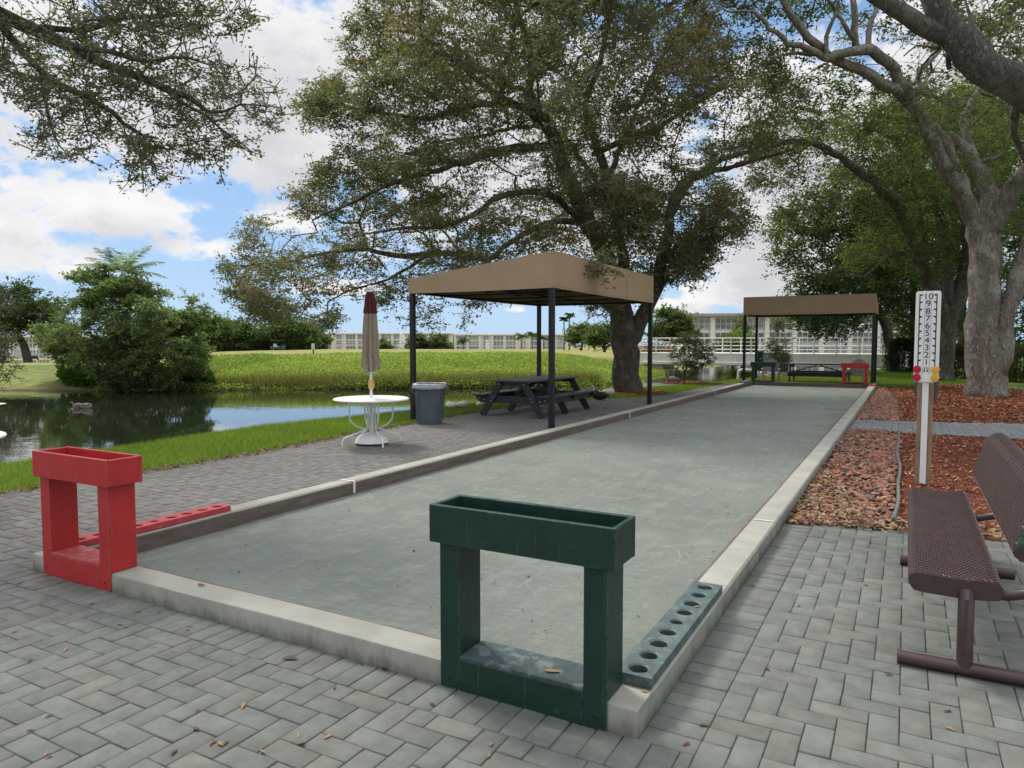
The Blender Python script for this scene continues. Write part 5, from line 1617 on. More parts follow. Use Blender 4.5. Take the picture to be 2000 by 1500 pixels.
# ------------------------------------------------------------------ canopies
def canopy(name, label, loc, rz, L, Wd, zb, hf, hb, group):
    """shed-roofed fabric canopy: high valance along the front (local -y), low at the back"""
    o = thing(name, label, 'canopy', loc, rz, group)
    t = 0.055
    for (x, y) in ((0.05, 0.05), (L - 0.05, 0.05), (0.05, Wd - 0.05), (L - 0.05, Wd - 0.05)):
        mb = MB()
        mb.box((x, y, zb / 2 - 0.03), (0.095, 0.095, zb + 0.14), 0.006)
        mb.build('post', M['black_metal'], o)

    def zt(y): return zb + hf + (hb - hf) * y / Wd

    def panel(nm, grid, mat):
        # a cloth sheet from a (rows x cols) grid of points, a little slack
        mb = MB()
        rows, cols = len(grid), len(grid[0])
        mb.add([p for rw in grid for p in rw], [(r * cols + c, r * cols + c + 1, (r + 1) * cols + c + 1, (r + 1) * cols + c) for r in range(rows - 1) for c in range(cols - 1)])
        ob = mb.build(nm, mat, o)
        md = ob.modifiers.new('thickness', 'SOLIDIFY')
        md.thickness = 0.008
        md.offset = 0
        return ob
    nx_ = 40
    wob = lambda x, z, s: mnoise.noise(Vector((x * 1.3, z * 2.0, s))) * 0.009

    def vert(pA, pB, s):
        g = []
        for r in range(7):
            rw = []
            for c in range(nx_ + 1):
                f = c / nx_
                x = pA[0] + (pB[0] - pA[0]) * f; y = pA[1] + (pB[1] - pA[1]) * f
                z0, z1 = zb, zt(y)
                fr = r / 6
                nrm = (pB[1] - pA[1], -(pB[0] - pA[0]))
                nl = math.hypot(*nrm)
                edge = math.sin(math.pi * min(max(f, 0), 1)) * math.sin(math.pi * fr)
                w = wob(f * L, fr * .6, s) * edge
                sag = -0.012 * math.sin(math.pi * f) if r == 0 else 0
                rw.append((x + nrm[0] / nl * w, y + nrm[1] / nl * w, z0 + (z1 - z0) * fr + sag))
            g.append(rw)
        return g
    panel('valance', vert((0, 0), (L, 0), loc[0]), M['canvas'])
    panel('valance', vert((L, 0), (L, Wd), loc[0] + 2), M['canvas'])
    panel('valance', vert((L, Wd), (0, Wd), loc[0] + 4), M['canvas'])
    panel('valance', vert((0, Wd), (0, 0), loc[0] + 6), M['canvas'])
    g = []
    for r in range(9):
        y = 0.006 + (Wd - 0.012) * r / 8
        g.append([(0.006 + (L - .012) * c / nx_, y, zt(y) - 0.01 - 0.035 * math.sin(math.pi * r / 8) * abs(math.sin(math.pi * 3 * c / nx_))) for c in range(nx_ + 1)])
    panel('roof_cloth', g, M['canvas_in'])
    mb = MB()
    r_ = 0.02
    for (x0, y0, x1, y1) in ((0.05, 0.05, L - .05, 0.05), (0.05, Wd - .05, L - .05, Wd - .05), (0.05, 0.05, 0.05, Wd - .05), (L - .05, 0.05, L - .05, Wd - .05)):
        mb.beam((x0, y0, zb + 0.02), (x1, y1, zb + 0.02), 0.04, 0.04, 0.003)
    for c in range(1, 4):
        x = L * c / 4
        mb.beam((x, 0.05, zb + 0.03), (x, Wd - .05, zb + 0.03), 0.032, 0.032, 0.003)
        mb.beam((x, 0.08, zt(0.08) - 0.10), (x, Wd - .08, zt(Wd - .08) - 0.10), 0.032, 0.032, 0.003)
    mb.beam((0.05, Wd / 2, zb + 0.055), (L - .05, Wd / 2, zb + 0.055), 0.032, 0.032, 0.003)
    mb.build('roof_frame', M['black_metal'], o)
    # seams of the fabric
    for f in (0.33, 0.66):
        sm = MB()
        sm.box((L * f, -0.0075, zb + hf / 2), (0.012, 0.003, hf - 0.02), 0.001)
        sm.build('seam', M['canvas'], o)
    sm = MB()
    sm.box((L / 2, -0.0075, zb + 0.035), (L - 0.02, 0.003, 0.006), 0.001)
    sm.build('seam', M['canvas'], o)
    return o


canopy('shade_canopy', 'large near tan canopy on black posts over the picnic table', (-5.55, 11.53, 0), R(90), 5.72, 3.2, 2.53, 0.655, 0.29, 'tan shade canopies')
canopy('shade_canopy', 'smaller far tan canopy at the end of the bocce court', (-5.52, 28.25, 0), 0, 4.52, 2.6, 2.60, 0.68, 0.36, 'tan shade canopies')


# ------------------------------------------------------------------ picnic tables
def picnic_table(label, loc, rz, frames=(-1.18, 0.0, 1.18)):
    o = thing('picnic_table', label, 'picnic table', loc, rz, 'charcoal picnic tables')
    Lt = 2.5
    mb = MB()
    bw = 0.142
    for i in range(6):
        mb.box((-(0.74 - bw) / 2 * 1.2 + i * (bw + 0.005) - 0.0, 0, 0.745), (bw, Lt, 0.036), 0.005)
    mb.build('table_top', M['recycled_top'], o)
    cx = -(0.74 - bw) / 2 * 1.2 + 2.5 * (bw + 0.005)
    for sx in (-1, 1):
        mb = MB()
        for i in range(2):
            mb.box((cx + sx * (0.70 + i * 0.148), 0, 0.445), (bw, Lt, 0.036), 0.005)
        mb.build('seat', M['recycled_top'], o)
        mb = MB()
        mb.box((cx + sx * 0.80, 0, 0.36), (0.036, Lt - 0.5, 0.125), 0.004)
        mb.build('seat_rail', M['recycled'], o)
    for y in frames:
        for sx in (-1, 1):
            mb = MB()
            mb.beam((cx + sx * 0.71, y + sx * 0.0, 0.004), (cx + sx * 0.27, y, 0.722), 0.042, 0.145, 0.004, up=(1, 0, 0))
            mb.build('leg', M['recycled'], o)
        mb = MB()
        # cross beam carrying the two seats, its ends cut slanting
        pr = [(-0.88, 0.425), (0.88, 0.425), (0.88, 0.36), (0.78, 0.285), (-0.78, 0.285), (-0.88, 0.36)]
        off = 0.044 if y <= 0 else -0.044
        Mx = Matrix(((1, 0, 0, cx), (0, 0, 1, y + off), (0, 1, 0, 0), (0, 0, 0, 1)))
        mb.prism([(a, b) for a, b in pr], -0.02, 0.02, Mx)
        mb.box((cx, y + off, 0.685), (0.66, 0.04, 0.082), 0.003)
        mb.build('cross_beam', M['recycled'], o)
        sgn = -1 if y <= 0 else 1
        for sx in (-1, 1):
            for (bx_, bz_) in ((0.485, 0.33), (0.455, 0.40), (0.30, 0.685), (0.66, 0.345), (0.78, 0.375)):
                bm_ = MB()
                bm_.tube([(cx + sx * bx_, y + sgn * 0.0195, bz_), (cx + sx * bx_, y + sgn * 0.026, bz_)], 0.012, 8)
                bm_.build('bolt', M['bolt'], o)
    for sy in (-1, 1):
        mb = MB()
        mb.beam((cx, sy * 0.05, 0.70), (cx, sy * 1.05, 0.40), 0.04, 0.10, 0.003, up=(1, 0, 0))
        mb.build('brace', M['recycled'], o)
    return o


picnic_table('charcoal picnic table standing under the near tan canopy', (-7.15, 14.05, 0), 0)
picnic_table('charcoal picnic table seen side on under the far canopy', (-2.98, 29.75, -0.03), R(90), (-0.95, 0.95))


# ------------------------------------------------------------------ patio table, umbrella, bins
def patio_table(label, loc, rz):
    o = thing('patio_table', label, 'patio table', loc, rz, 'white round patio tables')
    mb = MB()
    mb.lathe([(0.02, 0.672), (0.545, 0.672), (0.565, 0.678), (0.57, 0.692), (0.562, 0.704), (0.545, 0.709), (0.50, 0.706), (0.03, 0.708)], 48)
    mb.build('table_top', M['white_plastic'], o, smooth='auto')
    for i in range(4):
        a = math.pi / 4 + i * math.pi / 2
        c, s = math.cos(a), math.sin(a)
        mb = MB()
        P = [(0.34, 0.672), (0.34, 0.45), (0.325, 0.37), (0.25, 0.295), (0.10, 0.235), (0.065, 0.24), (0.055, 0.30), (0.055, 0.672)]
        mb.tube([(c * p, s * p, z) for p, z in P], 0.0135, 8)
        P = [(0.075, 0.26), (0.22, 0.185), (0.36, 0.14), (0.43, 0.115), (0.46, 0.07), (0.462, 0.0)]
        mb.tube([(c * p - s * 0.028, s * p + c * 0.028, z) for p, z in P], 0.0135, 8)
        mb.build('leg', M['white_plastic'], o, smooth='auto')
    return o


patio_table('round white patio table with a closed umbrella through its middle', (-7.12, 8.42, 0), R(12))
patio_table('round white patio table just entering at the left edge', (*at(-139, 866, 6.3)[:2], 0), R(40))
u = thing('patio_umbrella', 'closed tan umbrella with dark red top standing in the white table', 'umbrella', (-7.12, 8.42, 0))
mb = MB(); mb.lathe([(0.002, 0.03), (0.26, 0.03), (0.255, 0.045), (0.225, 0.10), (0.17, 0.145), (0.10, 0.168), (0.035, 0.178), (0.03, 0.25), (0.0262, 0.25)], 36)
mb.build('base', M['white_plastic'], u, smooth='auto')
mb = MB(); mb.tube([(0, 0, 0.2), (0, 0, 2.33)], 0.0195, 12); mb.build('pole', M['white_plastic'], u, smooth='auto')
mb = MB(); mb.lathe([(0.021, 0.83), (0.034, 0.84), (0.042, 0.88), (0.040, 0.95), (0.036, 0.985), (0.022, 0.99)], 14); mb.tube([(0.0, 0, 0.93), (0.06, -0.01, 0.92), (0.066, -0.01, 0.88)], 0.012, 8)
mb.build('crank', M['amber'], u, smooth='auto')


def folded(z0, z1, prof, mat, nm, ph, pleats=8, drape=0.0):
    """hanging pleats: radius follows prof (height fraction, radius), deep folds between the ribs"""
    N = 96; rows = 34
    vs = []
    for i in range(rows + 1):
        f = i / rows
        rad = 0.88 * np.interp(f, [p[0] for p in prof], [p[1] for p in prof])
        z = z0 + (z1 - z0) * f
        for j in range(N):
            a = 2 * math.pi * j / N
            tw = a * pleats + 1.6 * math.sin(f * 3 + ph) + 0.8 * mnoise.noise(Vector((math.cos(a) * 2, math.sin(a) * 2, f * 2)))
            d = 1 + 0.30 * math.cos(tw) + 0.09 * math.cos(tw * 2 + 1)
            d += 0.10 * mnoise.noise(Vector((math.cos(a) * 1.5, math.sin(a) * 1.5, z * 3)))
            zz = z + (drape * (math.sin(a * 2 + 0.6) + 0.6 * math.sin(a * 5)) * (1 - f) ** 3)
            vs.append((rad * d * math.cos(a), rad * d * math.sin(a), zz))
    fs = [(i * N + j, i * N + (j + 1) % N, (i + 1) * N + (j + 1) % N, (i + 1) * N + j) for i in range(rows) for j in range(N)]
    mb = MB(); mb.add(vs, fs)
    ob = mb.build(nm, mat, u, smooth=True)
    md = ob.modifiers.new('cloth', 'SOLIDIFY'); md.thickness = 0.004
    return ob


folded(1.13, 2.08, [(0, .115), (.10, .125), (.17, .118), (.25, .105), (.30, .112), (.6, .10), (.85, .088), (.94, .07), (1, .05)], M['umb_tan'], 'canopy', 0.2, 8, 0.035)
folded(1.99, 2.315, [(0, .092), (.15, .088), (.5, .074), (.9, .056), (1, .04)], M['umb_red'], 'top_vent', 0.5, 8)
mb = MB(); mb.tube([(0.105 * math.cos(a), 0.105 * math.sin(a), 1.37 + .01 * math.sin(2 * a)) for a in np.linspace(0, 6.2832, 25)], 0.008, 6)
mb.build('tie_strap', M['umb_tan'], u, smooth=True)
mb = MB(); mb.lathe([(0.02, 2.31), (0.042, 2.315), (0.036, 2.335), (0.03, 2.34), (0.044, 2.352), (0.048, 2.378), (0.036, 2.40), (0.008, 2.41)], 18)
mb.build('finial', M['white_plastic'], u, smooth='auto')


def trash_bin(label, loc, rz, bag=True):
    o = thing('trash_bin', label, 'trash bin', loc, rz, 'grey plastic bins')
    N = 40

    def ring(w, d, z, p=5.0):
        out = []
        for j in range(N):
            a = 2 * math.pi * j / N
            c, s = math.cos(a), math.sin(a)
            r = (abs(c) ** p + abs(s) ** p) ** (-1 / p)
            out.append((c * r * w / 2, s * r * d / 2, z))
        return out
    L = [ring(.40, .40, 0.002), ring(.425, .425, 0.0), ring(.435, .435, 0.03), ring(.50, .50, .50), ring(.525, .525, .655), ring(.565, .565, .665), ring(.575, .575, .72), ring(.58, .58, .762), ring(.555, .555, .765), ring(.53, .53, .74), ring(.46, .46, .30), ring(.42, .42, .05)]
    vs = [p for l in L for p in l]
    fs = [(i * N + j, i * N + (j + 1) % N, (i + 1) * N + (j + 1) % N, (i + 1) * N + j) for i in range(len(L) - 1) for j in range(N)]
    fs += [tuple(range(N))[::-1], tuple((len(L) - 1) * N + j for j in range(N))]
    mb = MB(); mb.add(vs, fs)
    # moulded frame lines on each face
    for k4 in range(4):
        Rz = Matrix.Rotation(k4 * math.pi / 2, 4, 'Z')
        def P(x, z): return Rz @ Vector((x, -(0.2185 + 0.055 * z + 0.004), z))
        mb.tube([P(-.17, .05), P(-.19, .50), P(-.165, .575), P(-.10, .60), P(.10, .60), P(.165, .575), P(.19, .50), P(.17, .05)], 0.0065, 6)
    mb.build('bin_body', M['bin_grey'], o, smooth='auto')
    for sx in (-1, 1):
        h = MB()
        h.tube([(sx * .27, -.085, .70), (sx * .335, -.08, .705), (sx * .34, -.075, .60), (sx * .325, -.07, .57), (sx * .325, .07, .57), (sx * .34, .075, .60), (sx * .335, .08, .705), (sx * .27, .085, .70)], 0.015, 8)
        h.build('handle', M['bin_grey'], o, smooth=True)
    if bag:
        rng_ = np.random.default_rng(4)
        L = []
        for (w, z) in ((.50, .66), (.56, .755), (.588, .775), (.60, .755), (.602, .71), (.607, .672)):
            rg = ring(w, w, z)
            L.append([(x * (1 + .012 * mnoise.noise(Vector((x * 9, y * 9, z * 9)))), y * (1 + .012 * mnoise.noise(Vector((x * 9, y * 9, 3 + z * 9)))), zz + (0.02 * mnoise.noise(Vector((x * 7, y * 7, 5))) if z < .7 else .006 * mnoise.noise(Vector((x * 14, y * 14, 5))))) for (x, y, zz) in rg])
        vs = [p for l in L for p in l]
        mb = MB(); mb.add(vs, [(i * N + j, i * N + (j + 1) % N, (i + 1) * N + (j + 1) % N, (i + 1) * N + j) for i in range(len(L) - 1) for j in range(N)])
        ob = mb.build('bin_liner', M['bag'], o, smooth=True)
        md = ob.modifiers.new('film', 'SOLIDIFY'); md.thickness = 0.002
    return o


trash_bin('square grey bin with a bag folded over its rim by the canopy post', (-7.96, 11.12, 0), R(24))
trash_bin('slate grey bin hidden behind the scoreboard post in the mulch', (0.50, 22.45, -0.02), R(8), bag=False)


# ------------------------------------------------------------------ bench of expanded metal
bench = thing('park_bench', 'brown expanded metal bench with a chipped end plate at the right edge', 'bench', (0.0, 3.88, 0))


def mesh_sheet(nm, prof, y0, y1, thick, parent):
    """diamond mesh bent along a cross-section (x, z)"""
    pr = np.array(prof, float)
    seg = np.hypot(*np.diff(pr, axis=0).T)
    sl = np.concatenate([[0], np.cumsum(seg)])
    Ls = sl[-1]
    nd = 22 if Ls > .5 else 18
    ds = Ls / nd
    nyc = int((y1 - y0) / 0.043)
    dy = (y1 - y0) / nyc
    V, Fc = [], []

    def pt(s, y):
        s = min(max(s, 0), Ls)
        return (float(np.interp(s, sl, pr[:, 0])), min(max(y, y0), y1), float(np.interp(s, sl, pr[:, 1])))
    for i in range(nyc + 1):
        for j in range(2 * nd + 1):
            cy = y0 + (i + (0.5 if j % 2 else 0)) * dy
            cs = j * ds / 2
            if cy > y1 + 1e-6: continue
            o = len(V)
            for f in (1.0, 0.60):
                for (a, b) in ((0, -.5), (.5, 0), (0, .5), (-.5, 0)):
                    V.append(pt(cs + a * ds * f, cy + b * dy * f))
            for c in range(4):
                Fc.append((o + c, o + (c + 1) % 4, o + 4 + (c + 1) % 4, o + 4 + c))
    mb = MB(); mb.add(V, Fc)
    ob = mb.build(nm, M['bench'], parent)
    md = ob.modifiers.new('gauge', 'SOLIDIFY'); md.thickness = thick; md.offset = 0
    return ob


def end_plate(nm, prof, back, y, mat, parent):
    pl = prof + back
    mb = MB()
    Mx = Matrix(((1, 0, 0, 0), (0, 0, 1, y), (0, 1, 0, 0), (0, 0, 0, 1)))
    mb.prism(pl, -0.006, 0.006, Mx)
    return mb.build(nm, mat, parent)


SL = 2.26
seat_p = [(0.062, .365), (0.046, .385), (0.038, .41), (0.045, .435), (0.066, .449), (.10, .452), (.24, .444), (.36, .452), (.395, .448), (.413, .43), (.416, .40), (.405, .37)]
mesh_sheet('seat', seat_p, 0.0, SL, 0.007, bench)
back_p = [(.515, .56), (.475, .565), (.452, .587), (.452, .615), (.478, .71), (.512, .81), (.53, .86), (.56, .89), (.60, .90), (.64, .885)]
mesh_sheet('backrest', back_p, 0.0, SL, 0.007, bench)
for yy, mt in ((-0.006, M['bench']), (SL + .006, M['bench'])):
    end_plate('end_plate', seat_p, [(.36, .362), (.24, .356), (.10, .36)], yy, mt, bench)
for yy, mt in ((-0.006, M['bench_worn']), (SL + .006, M['bench'])):
    ep = end_plate('end_plate', back_p, [(.625, .83), (.58, .70), (.55, .60)], yy, mt, bench)
    if mt is M['bench_worn']:
        ep['label'] = 'rounded end plate with green paint showing through'
for yy in (-0.03, 1.72):
    y_ = yy if yy > 0 else 0.05
    mb = MB()
    mb.tube([(0.0, yy, .034), (0.66, yy, .034)], 0.032, 16)
    mb.build('foot', M['bench'], bench, smooth='auto')
    mb = MB()
    mb.tube([(0.275, yy, .05), (0.275, y_, .40)] if yy > 0 else [(0.275, yy, .05), (0.275, yy + .012, .36), (0.275, yy + .08, .42)], 0.034, 16)
    mb.build('leg', M['bench'], bench, smooth='auto')
    mb = MB()
    mb.tube([(.10, y_ + .03, .395), (.28, y_ + .03, .375), (.44, y_ + .03, .372), (.535, y_ + .03, .40), (.585, y_ + .03, .47), (.60, y_ + .03, .56), (.625, y_ + .03, .70), (.645, y_ + .03, .80)], 0.024, 12)
    mb.build('back_support', M['bench'], bench, smooth='auto')

# ------------------------------------------------------------------ scoreboard
sb = thing('scoreboard', 'white bocce scoreboard numbered ten to one with red and yellow markers', 'scoreboard', (0.19, 8.97, 0), R(-3))
sb.scale = (0.81, 1, 1)
mb = MB()
mb.box((-0.048, .045, .55), (0.088, 0.085, 1.13), 0.004)
mb.build('wooden_post', M['wood_post'], sb)
mb = MB(); mb.box((0.048, .047, .55), (0.088, 0.085, 1.13), 0.004)
mb.build('wooden_post', M['wood_post'], sb)
mb = MB(); mb.box((0, -.008, .62), (0.073, 0.017, 1.24), 0.002); mb.build('white_strip', M['board_white'], sb)
bw_, bz0, bz1 = 0.292, 1.125, 2.105
rc = 0.03
poly = []
for (cx_, cz_, a0) in ((bw_ / 2 - rc, bz1 - rc, 0), (-bw_ / 2 + rc, bz1 - rc, 90), (-bw_ / 2 + rc, bz0 + rc, 180), (bw_ / 2 - rc, bz0 + rc, 270)):
    for q in range(7):
        a = R(a0 + q * 15)
        poly.append((cx_ + rc * math.cos(a), cz_ + rc * math.sin(a)))
Mx = Matrix(((1, 0, 0, 0), (0, 0, 1, 0), (0, 1, 0, 0), (0, 0, 0, 1)))
mb = MB(); mb.prism(poly, -.046, -.020, Mx); mb.build('panel', M['board_white'], sb)


def text_mesh(body, size, mat, parent, x, z, y, nm='digit', bold=0.0):
    cu = bpy.data.curves.new(nm, 'FONT')
    cu.body = body; cu.size = size; cu.align_x = 'CENTER'; cu.align_y = 'CENTER'; cu.extrude = 0.0012; cu.offset = bold
    ob = bpy.data.objects.new(nm, cu)
    COL.objects.link(ob)
    bpy.context.view_layer.update()
    me = bpy.data.meshes.new_from_object(ob.evaluated_get(bpy.context.evaluated_depsgraph_get()))
    bpy.data.objects.remove(ob)
    me.materials.clear(); me.materials.append(mat)
    o2 = bpy.data.objects.new(nm, me)
    COL.objects.link(o2)
    o2.parent = parent
    o2.location = (x, y, z)
    o2.rotation_euler = (R(90), 0, 0)
    o2.scale = (1.3, 1, 1)
    return o2


zt_, dz_ = 2.043, 0.0785
for q, d in enumerate(['10', '9', '8', '7', '6', '5', '4', '3', '2', '1']):
    text_mesh(d, 0.092, M['ink'], sb, 0, zt_ - q * dz_, -.0475)
fy = -.0472
mb = MB()
for sx in (-1, 1):
    pts = [(sx * .036, fy, 1.20), (sx * .036, fy, 1.975)]
    mb.tube(pts, .0016, 4)
mb.tube([(.036 * math.cos(a), fy, 1.975 + .03 * math.sin(a)) for a in np.linspace(0, math.pi, 11)], .0016, 4)
mb.build('outline', M['ink'], sb)
mb = MB()
mb.prism([(-.024, 1.235), (.024, 1.235), (.024, 1.285), (-.024, 1.285)], fy - .001, fy + .002, Mx); mb.build('emblem', M['ink'], sb)
mb = MB()
mb.prism([(-.022, 1.284), (-.008, 1.284), (.001, 1.258), (.010, 1.284), (.022, 1.284), (.006, 1.2365), (-.005, 1.2365)], fy - .0025, fy - .0012, Mx)
mb.build('emblem_letter', M['board_white'], sb)
for sx in (-1, 1):
    mb = MB()
    x0 = sx * .098
    mb.prism([(x0 - .006, 1.24), (x0 + .006, 1.24), (x0 + .006, 2.07), (x0 - .006, 2.07)], fy - .001, fy + .002, Mx)
    for q in range(11):
        z = 2.068 - q * dz_
        a, b = x0 - sx * .004, x0 - sx * .034
        if q == 0:
            mb.prism([(a, z - .012), (b, z - .012), (b, z + .002), (a, z + .002)][::(1 if sx < 0 else -1)], fy - .002, fy + .002, Mx)
        else:
            mb.prism([(a, z - .018), (b, z - .004), (b, z + .006), (a, z + .002)], fy - .002, fy + .002, Mx)
    mb.build('marker_slot', M['ink'], sb)
for sx, mt in ((-1, M['mark_red']), (1, M['mark_yel'])):
    for z in (1.257, 1.17):
        mb = MB()
        c = (sx * .104, z)
        mb.prism([(c[0] + .047 * math.cos(a), c[1] + .041 * math.sin(a)) for a in np.linspace(0, 2 * math.pi, 29)[:-1]], -.062, -.048, Mx)
        mb.tube([(c[0], -.05, z), (c[0], -.075, z)], .012, 10)
        if sx > 0: mb.box((c[0] + .047, -.055, z + .004), (.02, .01, .022), .003)
        mb.build('score_marker', mt, sb)
for (x, z) in ((-.03, 1.165), (.055, 1.165), (0, 1.02), (-.005, .62)):
    y_ = -.0465 if z > 1.1 else -.0165
    mb = MB(); mb.tube([(x, y_ + .002, z), (x, y_ - .003, z)], .006, 8)
    mb.build('screw', M['bolt'], sb)

# ------------------------------------------------------------------ hose end, pipe, chairs, utility box
hp = []
for i in range(30):
    f = i / 29
    y = 6.86 + f * 6.9
    hp.append((-0.055 + 0.025 * math.sin(y * .9) + 0.010 * math.sin(y * 2.7), y, 0.03 + 0.008 * math.sin(y * 2)))
mb = MB(); mb.tube(hp, 0.016, 10)
tag(mb.build('irrigation_hose', M['hose'], smooth='auto'), 'grey irrigation hose lying between the stones and the red mulch', 'hose')
pp = at(1442, 745, 30.5)
mb = MB(); mb.tube([(pp[0], pp[1], -.3), (pp[0], pp[1], .25), (pp[0] + .03, pp[1], .34), (pp[0] + .12, pp[1], .38), (pp[0] + .72, pp[1] + .1, .37)], 0.06, 12)
tag(mb.build('bent_pipe', M['white_plastic'], smooth='auto'), 'white bent pipe standing beside the left post of the far canopy', 'pipe')


def chair(label, loc, rz):
    o = thing('garden_chair', label, 'chair', loc, rz, 'grey resin garden chairs')
    mb = MB()
    mb.box((0, 0.02, .40), (.54, .50, .03), .012, Matrix.Rotation(R(6), 3, 'X'))
    mb.build('seat', M['chair'], o)
    mb = MB()
    Rb = Matrix.Translation((0, .24, .40)) @ Matrix.Rotation(R(-16), 4, 'X')
    for i in range(7):
        x0 = (i - 3) * .070
        x1 = (i - 3) * .095
        h = .60 - .022 * (i - 3) ** 2
        wq0, wq1 = .031, .044
        pl = [(x0 - wq0, 0.0), (x0 + wq0, 0.0), (x1 + wq1, h - .03), (x1, h), (x1 - wq1, h - .03)]
        mb.prism(pl, -.012, .012, Rb @ Matrix(((1, 0, 0, 0), (0, 0, 1, 0), (0, 1, 0, 0), (0, 0, 0, 1))))
    mb.build('backrest', M['chair'], o)
    for sx in (-1, 1):
        mb = MB(); mb.box((sx * .31, -.02, .56), (.10, .52, .025), .01); mb.build('armrest', M['chair'], o)
        for (y, h) in ((-.21, .55), (.22, .55)):
            mb = MB(); mb.beam((sx * .29, y, 0.0), (sx * .30, y * .95, h), .055, .075, .008); mb.build('leg', M['chair'], o)
    return o


chair('grey resin chair behind the distant green ball stand', (-4.62, 29.15, -.03), R(8))
chair('grey resin chair behind the distant red ball stand', (-1.62, 29.3, -.03), R(-10))
ub = at(1514, 737, 37.5)
o = thing('utility_box', 'dark teal utility box on the grass behind the far canopy', 'utility box', (ub[0], ub[1], -.05), YAW)
mb = MB(); mb.box((0, 0, .52), (1.05, .8, 1.0), .03); mb.build('cabinet', M['box_green'], o)
mb = MB(); mb.box((0, 0, 1.045), (1.11, .86, .05), .015); mb.build('lid', M['box_green'], o)
mb = MB(); mb.box((0, 0, .01), (1.25, 1.0, .08), .01); mb.build('pad', M['bridge'], o)
ub = at(1484, 712, 40)
o = thing('utility_box', 'small teal meter box behind the grey chair and far canopy post', 'utility box', (ub[0], ub[1], -.05), YAW)
mb = MB(); mb.box((0, 0, .55), (.42, .35, 1.05), .03); mb.build('cabinet', M['box_green'], o)
mb = MB(); mb.box((0, 0, 1.10), (.46, .39, .04), .01); mb.build('lid', M['box_green'], o)


# ------------------------------------------------------------------ bridge, lamps
br = thing('footbridge', 'cream concrete footbridge with white pipe railings over the pond channel', 'bridge', (0, 46.4, 0))
X0, X1 = -15.9, -0.6
mb = MB()
mb.box(((X0 + X1) / 2, 1.5, .80), (X1 - X0 + .3, 3.2, .16), .02)
mb.build('deck', M['bridge'], br)
mb = MB()
pr = []
xs = np.linspace(X0, X1, 26)
for y in (.02, 2.98):
    for i in range(len(xs) - 1):
        f0, f1 = [.10 + .24 * abs((x - (X0 + X1) / 2) / ((X1 - X0) / 2)) ** 6 for x in (xs[i], xs[i + 1])]
        a, b = xs[i] + .004, xs[i + 1] - .004
        mb.add([(a, y - .12, f0), (b, y - .12, f1), (b, y + .12, f1), (a, y + .12, f0), (a, y - .12, .72), (b, y - .12, .72), (b, y + .12, .72), (a, y + .12, .72)],
               [(0, 1, 5, 4), (1, 2, 6, 5), (2, 3, 7, 6), (3, 0, 4, 7), (4, 5, 6, 7), (3, 2, 1, 0)])
    mb.box(((X0 + X1) / 2, y - (.10 if y < 1 else -.10), .20), (X1 - X0 - .6, .30, .24), .05)
mb.build('girder', M['bridge'], br)
for x in (X0 + .9, X1 + .15):
    mb = MB(); mb.box((x, 1.5, -.35), (1.5 if x < -8 else .7, 2.8, 1.1), .03); mb.build('pier', M['bridge'], br)
mb = MB(); mb.box((X1 + .25, -.1, .45), (.34, .34, 1.35), .02); mb.box((X1 + .25, -.1, 1.15), (.44, .44, .07), .02); mb.build('end_pillar', M['bridge'], br)
for y in (-.08, 3.08):
    mb = MB()
    for z in (1.10, 1.34, 1.58, 1.84):
        mb.tube([(X0 - 1.8, y, z - .10), (X0, y, z), (X1 + 1.0, y, z)], .034 if z > 1.8 else .024, 8)
    mb.build('railing', M['rail'], br, smooth='auto')
    for i in range(14):
        x = X0 + (X1 - X0 + .6) * i / 13
        mb = MB(); mb.box((x, y, 1.36), (.07, .06, .98), .008); mb.build('railing_post', M['rail'], br)
o = thing('flower_bed', 'pink flowering shrub at the left end of the footbridge', 'shrub', (at(1284, 672, 50)[0], at(1284, 672, 50)[1], .45))
fr = np.random.default_rng(9)
P = fr.normal(0, 1, (2600, 3)) * np.array([.75, .5, .26]) + np.array([0, 0, .55])
leaf_obj('blossom', leafquads(P[:1300], np.full(1300, .09), .8, 3), np.array([(.36, .07, .12)]) * fr.uniform(.6, 1.3, (1300, 1)), M['leaf'], o)
leaf_obj('foliage', leafquads(P[1300:], np.full(1300, .15), .6, 4), np.array([(.05, .10, .03)]) * fr.uniform(.6, 1.3, (1300, 1)), M['leaf'], o)
for (uu, vv, D, lab) in ((1685, 639, 50, 'globe lamp on a black post seen through the far canopy'), (1768, 637, 44, 'globe lamp on a black post just left of the scoreboard')):
    p = at(uu, vv, D)
    o = thing('street_lamp', lab, 'lamp', (p[0], p[1], -.06), 0, 'globe lamps by the bridge')
    hz = p[2] + .06
    mb = MB(); mb.lathe([(.14, 0), (.14, .05), (.06, .12), (.045, .5), (.035, hz - .24), (.09, hz - .23), (.11, hz - .19)], 14); mb.build('post', M['black_metal'], o, smooth='auto')
    mb = MB(); mb.ball((0, 0, hz), .235, 20, 12); mb.build('globe', M['globe'], o, smooth=True)


